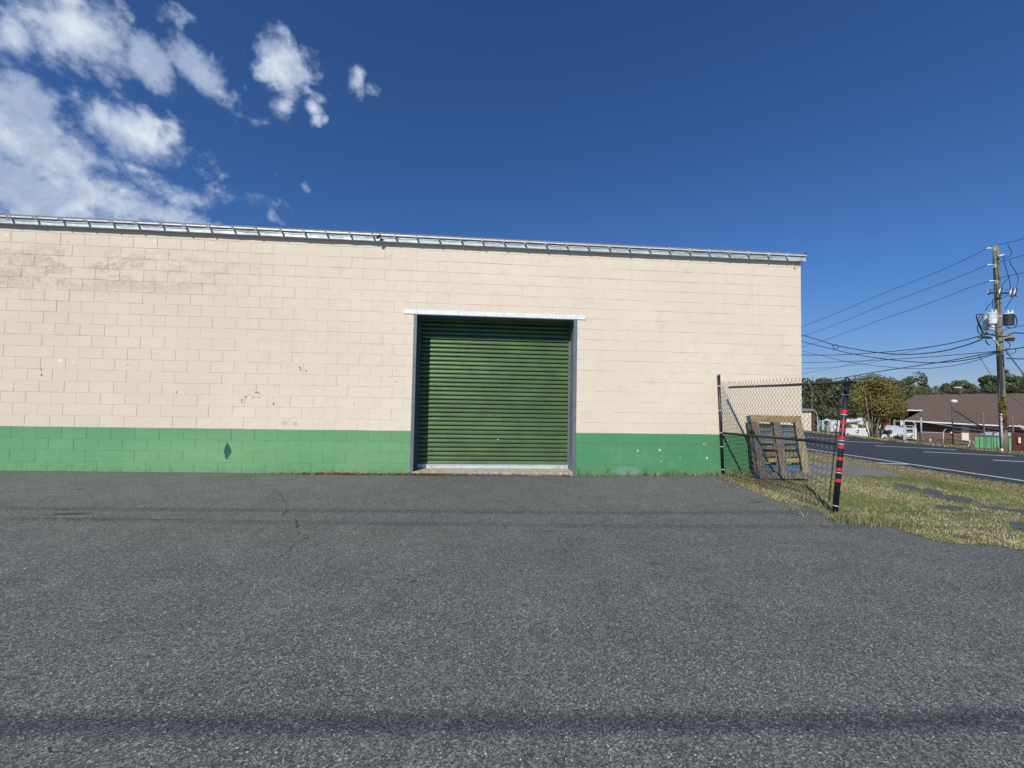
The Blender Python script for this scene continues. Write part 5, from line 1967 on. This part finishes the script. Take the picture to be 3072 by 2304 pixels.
# second lamp at the right edge
lp = thing('gate_lamp', 'white bullet lamp on a bent arm at the right picture edge', 'lamp', at(3072, 1320, 30))
MB().tube([at(3060, 1281, 30), at(3066, 1285, 30), at(3074, 1290, 30), at(3078, 1330, 30)], .03, 6).build('arm', M['trim'], lp)
MB().tube([at(3055, 1276, 30), at(3058, 1279, 30), at(3062, 1283, 30)], [.04, .09, .06], 8).build('lamp_head', M['white'], lp, True)

# bollards
for (px_, y0, y1, d, lab) in ((2790.5, 1314, 1332, 27, 'pale yellow bollard on the far verge right of the corner post'), (2741, 1310, 1319, 33, 'short leaning yellow bollard at the gate foot')):
    b_ = at(px_, y1, d)
    t_ = at(px_ - (2 if d > 30 else 0), y0, d)
    o = MB().lathe([(.075, 0), (.075, (t_ - b_).length - .02), (.06, (t_ - b_).length), (.01, (t_ - b_).length + .02)], b_, (t_ - b_), 12).build('bollard', M['bollard'], None, True)
    tag(o, lab, 'bollard')

# stored wrought iron panels
ir = thing('wrought_iron_panels', 'row of dark wrought iron fence panels leaning behind the verge', 'fence panels', at(2850, 1340, 26))
I = lambda a, b_: at(a, b_, 26)
for (x0, x1, yt) in ((2775, 2806, 1317), (2808, 2830, 1319), (2833, 2858, 1316), (2861, 2876, 1320), (2878, 2905, 1318)):
    mb = MB()
    nb = int((x1 - x0) / 4)
    sl = (x0 - 2775) * .06
    for k_ in range(nb + 1):
        x = x0 + (x1 - x0) * k_ / nb
        hump = -3 * math.sin(math.pi * k_ / nb)
        mb.tube([I(x, yt + hump + sl), I(x, 1334 + sl)], .015, 4)
    for yy in (0, 9):
        mb.tube([I(x0, yt + yy + sl), I((x0 + x1) / 2, yt + yy + sl - (3 if yy == 0 else 0)), I(x1, yt + yy + sl)], .02, 4)
    mb.build('iron_panel', M['tank_dark'], ir)
mb = MB()
for k_ in range(16):
    mb.obox(at(2790 + k_ * 7.5, 1330 + k_ * .8, 27.5), Vector((.12, .02, 0)), (0, .05, 0), (0, 0, .06))
mb.build('block_row', M['concrete'], ir)['kind'] = 'stuff'
fr = thing('a_frame_trestle', 'grey A-shaped trestle standing left of the green container', 'trestle', at(2912, 1342, 24))
for (a, b_) in (((2910, 1320), (2905, 1341)), ((2918, 1322), (2926, 1342)), ((2905, 1341), (2922, 1343))):
    MB().tube([at(*a, 24), at(*b_, 24)], .03, 5).build('frame_bar', M['galv'], fr)

# green container and maroon one
gc = thing('green_container', 'faded light green ribbed metal container behind the utility pole', 'container', at(2980, 1352, 20.5))
K = lambda a, b_, d=20.5: at(a, b_, d)
xs_ = [2923.5, 2938, 2952, 2958, 2973, 2980, 2990, 3002, 3016, 3026, 3035]
for i in range(len(xs_) - 1):
    x0, x1 = xs_[i] + 1.1, xs_[i + 1] - .6
    t0, t1 = 1308.5 + (x0 - 2923) * .03, 1308.5 + (x1 - 2923) * .03
    b0_, b1_ = 1346 + (x0 - 2923) * .12, 1346 + (x1 - 2923) * .12
    mb = MB()
    mb.prism([K(x0, t0), K(x1, t1), K(x1, b1_), K(x0, b0_)], Vector((.1, .07, 0)) * (1 + .5 * (i % 2)))
    mb.build('ribbed_panel', M['skip'], gc)
mb = MB()
mb.prism([K(2924, 1310, 20.8), K(3035, 1313, 20.8), K(3035, 1359, 20.8), K(2924, 1347, 20.8)], Vector((1.65, 1.15, 0)))
mb.build('body', M['tank_dark'], gc)
mb = MB()
mb.tube([K(2923, 1307.5), K(3034, 1311)], .03, 6)
mb.build('top_rim', M['jamb'], gc)
mb = MB()
mb.tube([K(2990, 1340, 20.4), K(2994, 1345, 20.4), K(2995, 1350, 20.4), K(2992, 1354, 20.4)], .02, 5)
mb.build('handle', M['tank_dark'], gc)
mc = thing('maroon_container', 'dark maroon metal container at the right edge behind the fence', 'container', at(3060, 1362, 21))
MB().prism([K(3035.5, 1300, 21), K(3110, 1310, 21), K(3110, 1372, 21), K(3037, 1360, 21)], Vector((1.65, 1.15, 0))).build('body', M['maroon'], mc)
MB().prism([K(3055, 1312, 20.9), K(3062, 1312, 20.9), K(3063, 1329, 20.9), K(3055, 1329, 20.9)], Vector((.02, .03, 0))).build('pale_sticker', M['stucco'], mc)
lr = thing('lean_to_roof', 'low grey sheet metal roof behind the green container', 'canopy', at(2990, 1320, 24))
mb = MB()
mb.prism([K(2946, 1301, 24), K(3050, 1306, 24), K(3047, 1298, 26.5), K(2953, 1296, 26.5)], (0, 0, -.06))
mb.build('sheet', M['galv'], lr)
mb = MB()
mb.prism([K(2946, 1302.5, 24.05), K(3050, 1307.5, 24.05), K(3047, 1299.5, 26.55), K(2953, 1297.5, 26.55)], (0, 0, -.25))
mb.build('fascia', M['tank_dark'], lr)
MB().tube([K(2977, 1308, 22), K(2981, 1299, 22), K(2985, 1296, 22)], .05, 6).build('timber_end', M['wood_grey'], lr)

# ------------------------------------------------------------------ bucket truck and neighbours
TD = 35.0
tk = thing('bucket_truck', 'white utility bucket truck parked facing right behind the golden tree', 'truck', at(2610, 1335, TD))
Q = lambda a, b_, d=0.0: at(a, b_, TD + d)
W2 = Vector((1.42, 1.38, 0))
MB().prism([Q(2536, 1285), Q(2631, 1285), Q(2631, 1324), Q(2536, 1324)], W2).build('service_body', M['white'], tk)
for x in (2546, 2567, 2588, 2609):
    MB().prism([Q(x, 1288, -.02), Q(x + 19, 1288, -.02), Q(x + 19, 1318, -.02), Q(x, 1318, -.02)], Vector((0, .015, 0))).build('locker_door', M['white'], tk)
for (x, y) in ((2543.5, 1301), (2575, 1291), (2573, 1297), (2600, 1291), (2624, 1292)):
    MB().obox(Q(x, y, -.05), (.06, 0, 0), (0, .02, 0), (0, 0, .05)).build('door_latch', M['tank_dark'], tk)
# cab
MB().prism([Q(2634, 1325), Q(2634, 1284), Q(2640, 1280), Q(2655, 1281), Q(2668, 1296), Q(2690, 1299), Q(2702, 1306), Q(2705, 1325)], W2).build('cab', M['white'], tk)
MB().prism([Q(2636, 1302, -.03), Q(2636.5, 1286, -.03), Q(2652, 1284.5, -.03), Q(2666, 1297, -.03), Q(2665, 1303, -.03)], Vector((0, .02, 0))).build('side_window', M['glass'], tk)
MB().obox(Q(2669, 1296, -.25), (.10, 0, 0), (0, .12, 0), (0, 0, .16)).build('wing_mirror', M['tank_dark'], tk)
for x in (2690, 2565):
    w = MB().lathe([(.30, 0), (.46, .02), (.46, .24), (.30, .26)], Q(x, 1327, -.05), (0, 1, 0), 18).build('wheel', M['tyre'], tk)
    MB().lathe([(.22, 0), (.26, .02), (.1, .05)], Q(x, 1327, -.12), (0, 1, 0), 14).build('rim', M['tank'], w)
MB().prism([Q(2676, 1317, -.06), Q(2681, 1309, -.06), Q(2691, 1306, -.06), Q(2702, 1311, -.06), Q(2706, 1320, -.06)], Vector((0, .05, 0))).build('wheel_arch', M['tyre'], tk)
# boom and bucket over the bed
MB().tube([Q(2532, 1264, .6), Q(2580, 1259, .6), Q(2625, 1249, .6)], [.17, .17, .13], 8).build('upper_boom', M['white'], tk)
MB().tube([Q(2540, 1268, .9), Q(2590, 1274, .9), Q(2645, 1277, .9)], .07, 6).build('lower_boom', M['lime'], tk)
MB().tube([Q(2540, 1272, .8), Q(2590, 1277, .8), Q(2645, 1280, .8)], .04, 6).build('ladder_rail', M['lime'], tk)
MB().obox(Q(2578, 1266, .7), (.18, 0, 0), (0, .2, 0), (0, 0, .2)).build('boom_joint', M['white'], tk)
MB().prism([Q(2618, 1246, .4), Q(2636, 1244, .4), Q(2638, 1262, .4), Q(2620, 1264, .4)], Vector((0, .6, 0))).build('bucket', M['white'], tk)
MB().tube([Q(2600, 1256, .7), Q(2604, 1285, .7)], .12, 8).build('turret', M['white'], tk)
for (x, y, m_) in ((2548, 1280, 'wood_grey'), (2556, 1278, 'tank'), (2566, 1280, 'bollard'), (2588, 1281, 'wood_grey')):
    MB().obox(Q(x, y, .5), (.12, .02, .02), (0, .15, 0), (0, 0, .12)).build('bed_cargo', M[m_], tk)

tl = thing('tank_trailer', 'white boxy tank trailer half hidden behind the taped fence post', 'trailer', at(2505, 1325, 37))
U = lambda a, b_, d=0.0: at(a, b_, 37 + d)
MB().prism([U(2489, 1266), U(2514, 1262), U(2530, 1262), U(2530, 1295), U(2492, 1295)], Vector((.2, 1.6, 0))).build('tank_box', M['white'], tl)
MB().tube([U(2508 + 8 * math.cos(a_), 1281 + 9 * math.sin(a_), -.05) for a_ in [i * .42 for i in range(16)]], .028, 5).build('hose_ring', M['galv_dull'], tl)
MB().prism([U(2478, 1280, .2), U(2489, 1272, .2), U(2491, 1296, .2), U(2480, 1296, .2)], Vector((.1, 1.2, 0))).build('engine_cover', M['galv_dull'], tl)
MB().lathe([(.15, 0), (.20, .03), (.20, .16), (.12, .2), (.01, .21)], U(2481, 1263.5, .3), (0, 0, 1), 12).build('exhaust_cap', M['white'], tl, True)
MB().tube([U(2481, 1262, .4), U(2482, 1282, .4)], .07, 6).build('exhaust_stack', M['tank_dark'], tl)
MB().obox(U(2505, 1299), (1.0, 0, 0), (0, .5, 0), (0, 0, .08)).build('chassis', M['tank_dark'], tl)
w = MB().lathe([(.2, 0), (.34, .02), (.34, .2), (.2, .22)], U(2507, 1305, -.1), (0, 1, 0), 16).build('wheel', M['tyre'], tl)
cy = thing('gas_cylinder', 'mint green gas cylinder standing left of the white trailer', 'gas cylinder', at(2469, 1292, 36))
MB().lathe([(.10, 0), (.11, .02), (.11, .55), (.085, .66), (.04, .72), (.03, .78)], at(2469, 1291, 36), (0, 0, 1), 14).build('body', M['mint'], cy, True)
MB().lathe([(.03, .0), (.045, .01), (.045, .06), (.02, .08)], at(2469, 1291, 36) + Vector((0, 0, .78)), (0, 0, 1), 8).build('valve', M['mint'], cy, True)

# cars behind the gate
for (x0, x1, yr, yb, d, lab) in ((2709, 2746, 1284, 1318, 40, 'white car behind the tube gate'), (2664, 2708, 1278, 1318, 44, 'pale car behind the bucket truck bonnet')):
    cr = thing('parked_car', lab, 'car', at((x0 + x1) / 2, yb, d))
    Z = lambda a, b_, e=0.0: at(a, b_, d + e)
    w_ = x1 - x0
    MB().prism([Z(x0, yb - 2), Z(x0, yb - 16), Z(x0 + w_ * .15, yb - 20), Z(x0 + w_ * .9, yb - 20), Z(x1, yb - 14), Z(x1, yb - 2)], Vector((.1, 1.7, 0))).build('body', M['white'], cr)
    MB().prism([Z(x0 + w_ * .15, yb - 19), Z(x0 + w_ * .3, yr), Z(x0 + w_ * .75, yr), Z(x0 + w_ * .9, yb - 19)], Vector((.1, 1.6, 0))).build('cabin', M['white'], cr)
    MB().prism([Z(x0 + w_ * .22, yb - 20, -.03), Z(x0 + w_ * .33, yr + 2, -.03), Z(x0 + w_ * .72, yr + 2, -.03), Z(x0 + w_ * .83, yb - 20, -.03)], Vector((0, .02, 0))).build('window', M['glass'], cr)
    for fx in (.2, .8):
        MB().lathe([(.2, 0), (.32, .02), (.32, .2), (.2, .22)], Z(x0 + w_ * fx, yb - 3, -.08), (0, 1, 0), 14).build('wheel', M['tyre'], cr)

# long low building with red brown roof behind the truck
lb = thing('low_building', 'low building with red brown roof behind the bucket truck', 'building', at(2590, 1320, 55))
L = lambda a, b_, d=55: at(a, b_, d)
MB().prism([L(2530, 1243), L(2672, 1248), L(2672, 1330), L(2530, 1330)], Vector((2, 5, 0))).build('wall', M['redroof'], lb)
for k_ in range(18):
    x = 2532 + k_ * 7.8
    MB().prism([L(x, 1243 + k_ * .28, 54.7), L(x + 6.8, 1243.2 + k_ * .28, 54.7), L(x + 6.8, 1262, 54.7), L(x, 1262, 54.7)], Vector((.05, .1, 0))).build('roof_panel', M['redroof'], lb)
MB().tube([L(2530, 1241, 54.5), L(2672, 1246, 54.5)], .10, 5).build('ridge_cap', M['trim'], lb)

# cream hut beyond the street
ch_ = thing('cream_outbuilding', 'small cream outbuilding with brown corner seen through the fence wire', 'building', at(2420, 1298, 36))
H_ = lambda a, b_, d=36: at(a, b_, d)
MB().prism([H_(2385, 1232), H_(2433.5, 1232), H_(2434, 1298), H_(2385, 1297)], Vector((1.5, 3, 0))).build('wall', M['stucco'], ch_)
MB().prism([H_(2434.2, 1234, 36.05), H_(2442.5, 1234, 36.4), H_(2443, 1298, 36.4), H_(2434.6, 1298, 36.05)], Vector((1.5, 3, 0))).build('corner_panel', M['redroof'], ch_)
MB().prism([H_(2380, 1227, 35.8), H_(2444.5, 1227, 35.8), H_(2445, 1233, 35.8), H_(2380, 1233, 35.8)], Vector((1.8, 3.4, 0))).build('roof', M['galv_dull'], ch_)
MB().box(0, 0.01, 0, 0.01, 0, 0.01)
for (a, b_, c_, d_, lab) in ((2452, 1246, 2453, 1296, 'slim galvanised post with bent top right of the cream outbuilding'), (2456, 1266, 2456.5, 1296, 'short galvanised post beside the cream outbuilding')):
    ps = thing('steel_post', lab, 'post', H_(c_, d_, 33), 'posts beside the cream outbuilding')
    MB().tube([H_(a, b_, 33), H_(c_, d_, 33)], .03, 6).build('post', M['galv'], ps)
    if a == 2452:
        MB().tube([H_(2452, 1246, 33), H_(2450, 1239, 33), H_(2445, 1234, 33)], .02, 6).build('bent_arm', M['galv'], ps)

# dark shrubs and weeds at the far verge
for (px_, py_, rx, ry, lab) in ((2600, 1322, 14, 4, 'low green weed clump left of the golden tree stems'), (2560, 1320, 16, 4, 'dry weed clump under the truck bed'), (2650, 1322, 14, 5, 'green weed clump right of the golden tree stems'),
                                (2668, 1318, 12, 9, 'taller dry weeds under the truck door'), (2770, 1325, 10, 9, 'pale weeds at the galvanised corner post')):
    bl = [(at(px_ + rnd.uniform(-rx, rx), py_ + rnd.uniform(-1, 1), 28.2), (rx * .024 * .5, .2, ry * .024)) for _ in range(4)]
    o = leaf_cloud('weed_clump', bl, 500, .05, [M['grass1'], M['grass4'], M['grass2']], None, shell=.1, wts=[.4, .3, .3])
    tag(o, lab, 'weeds')
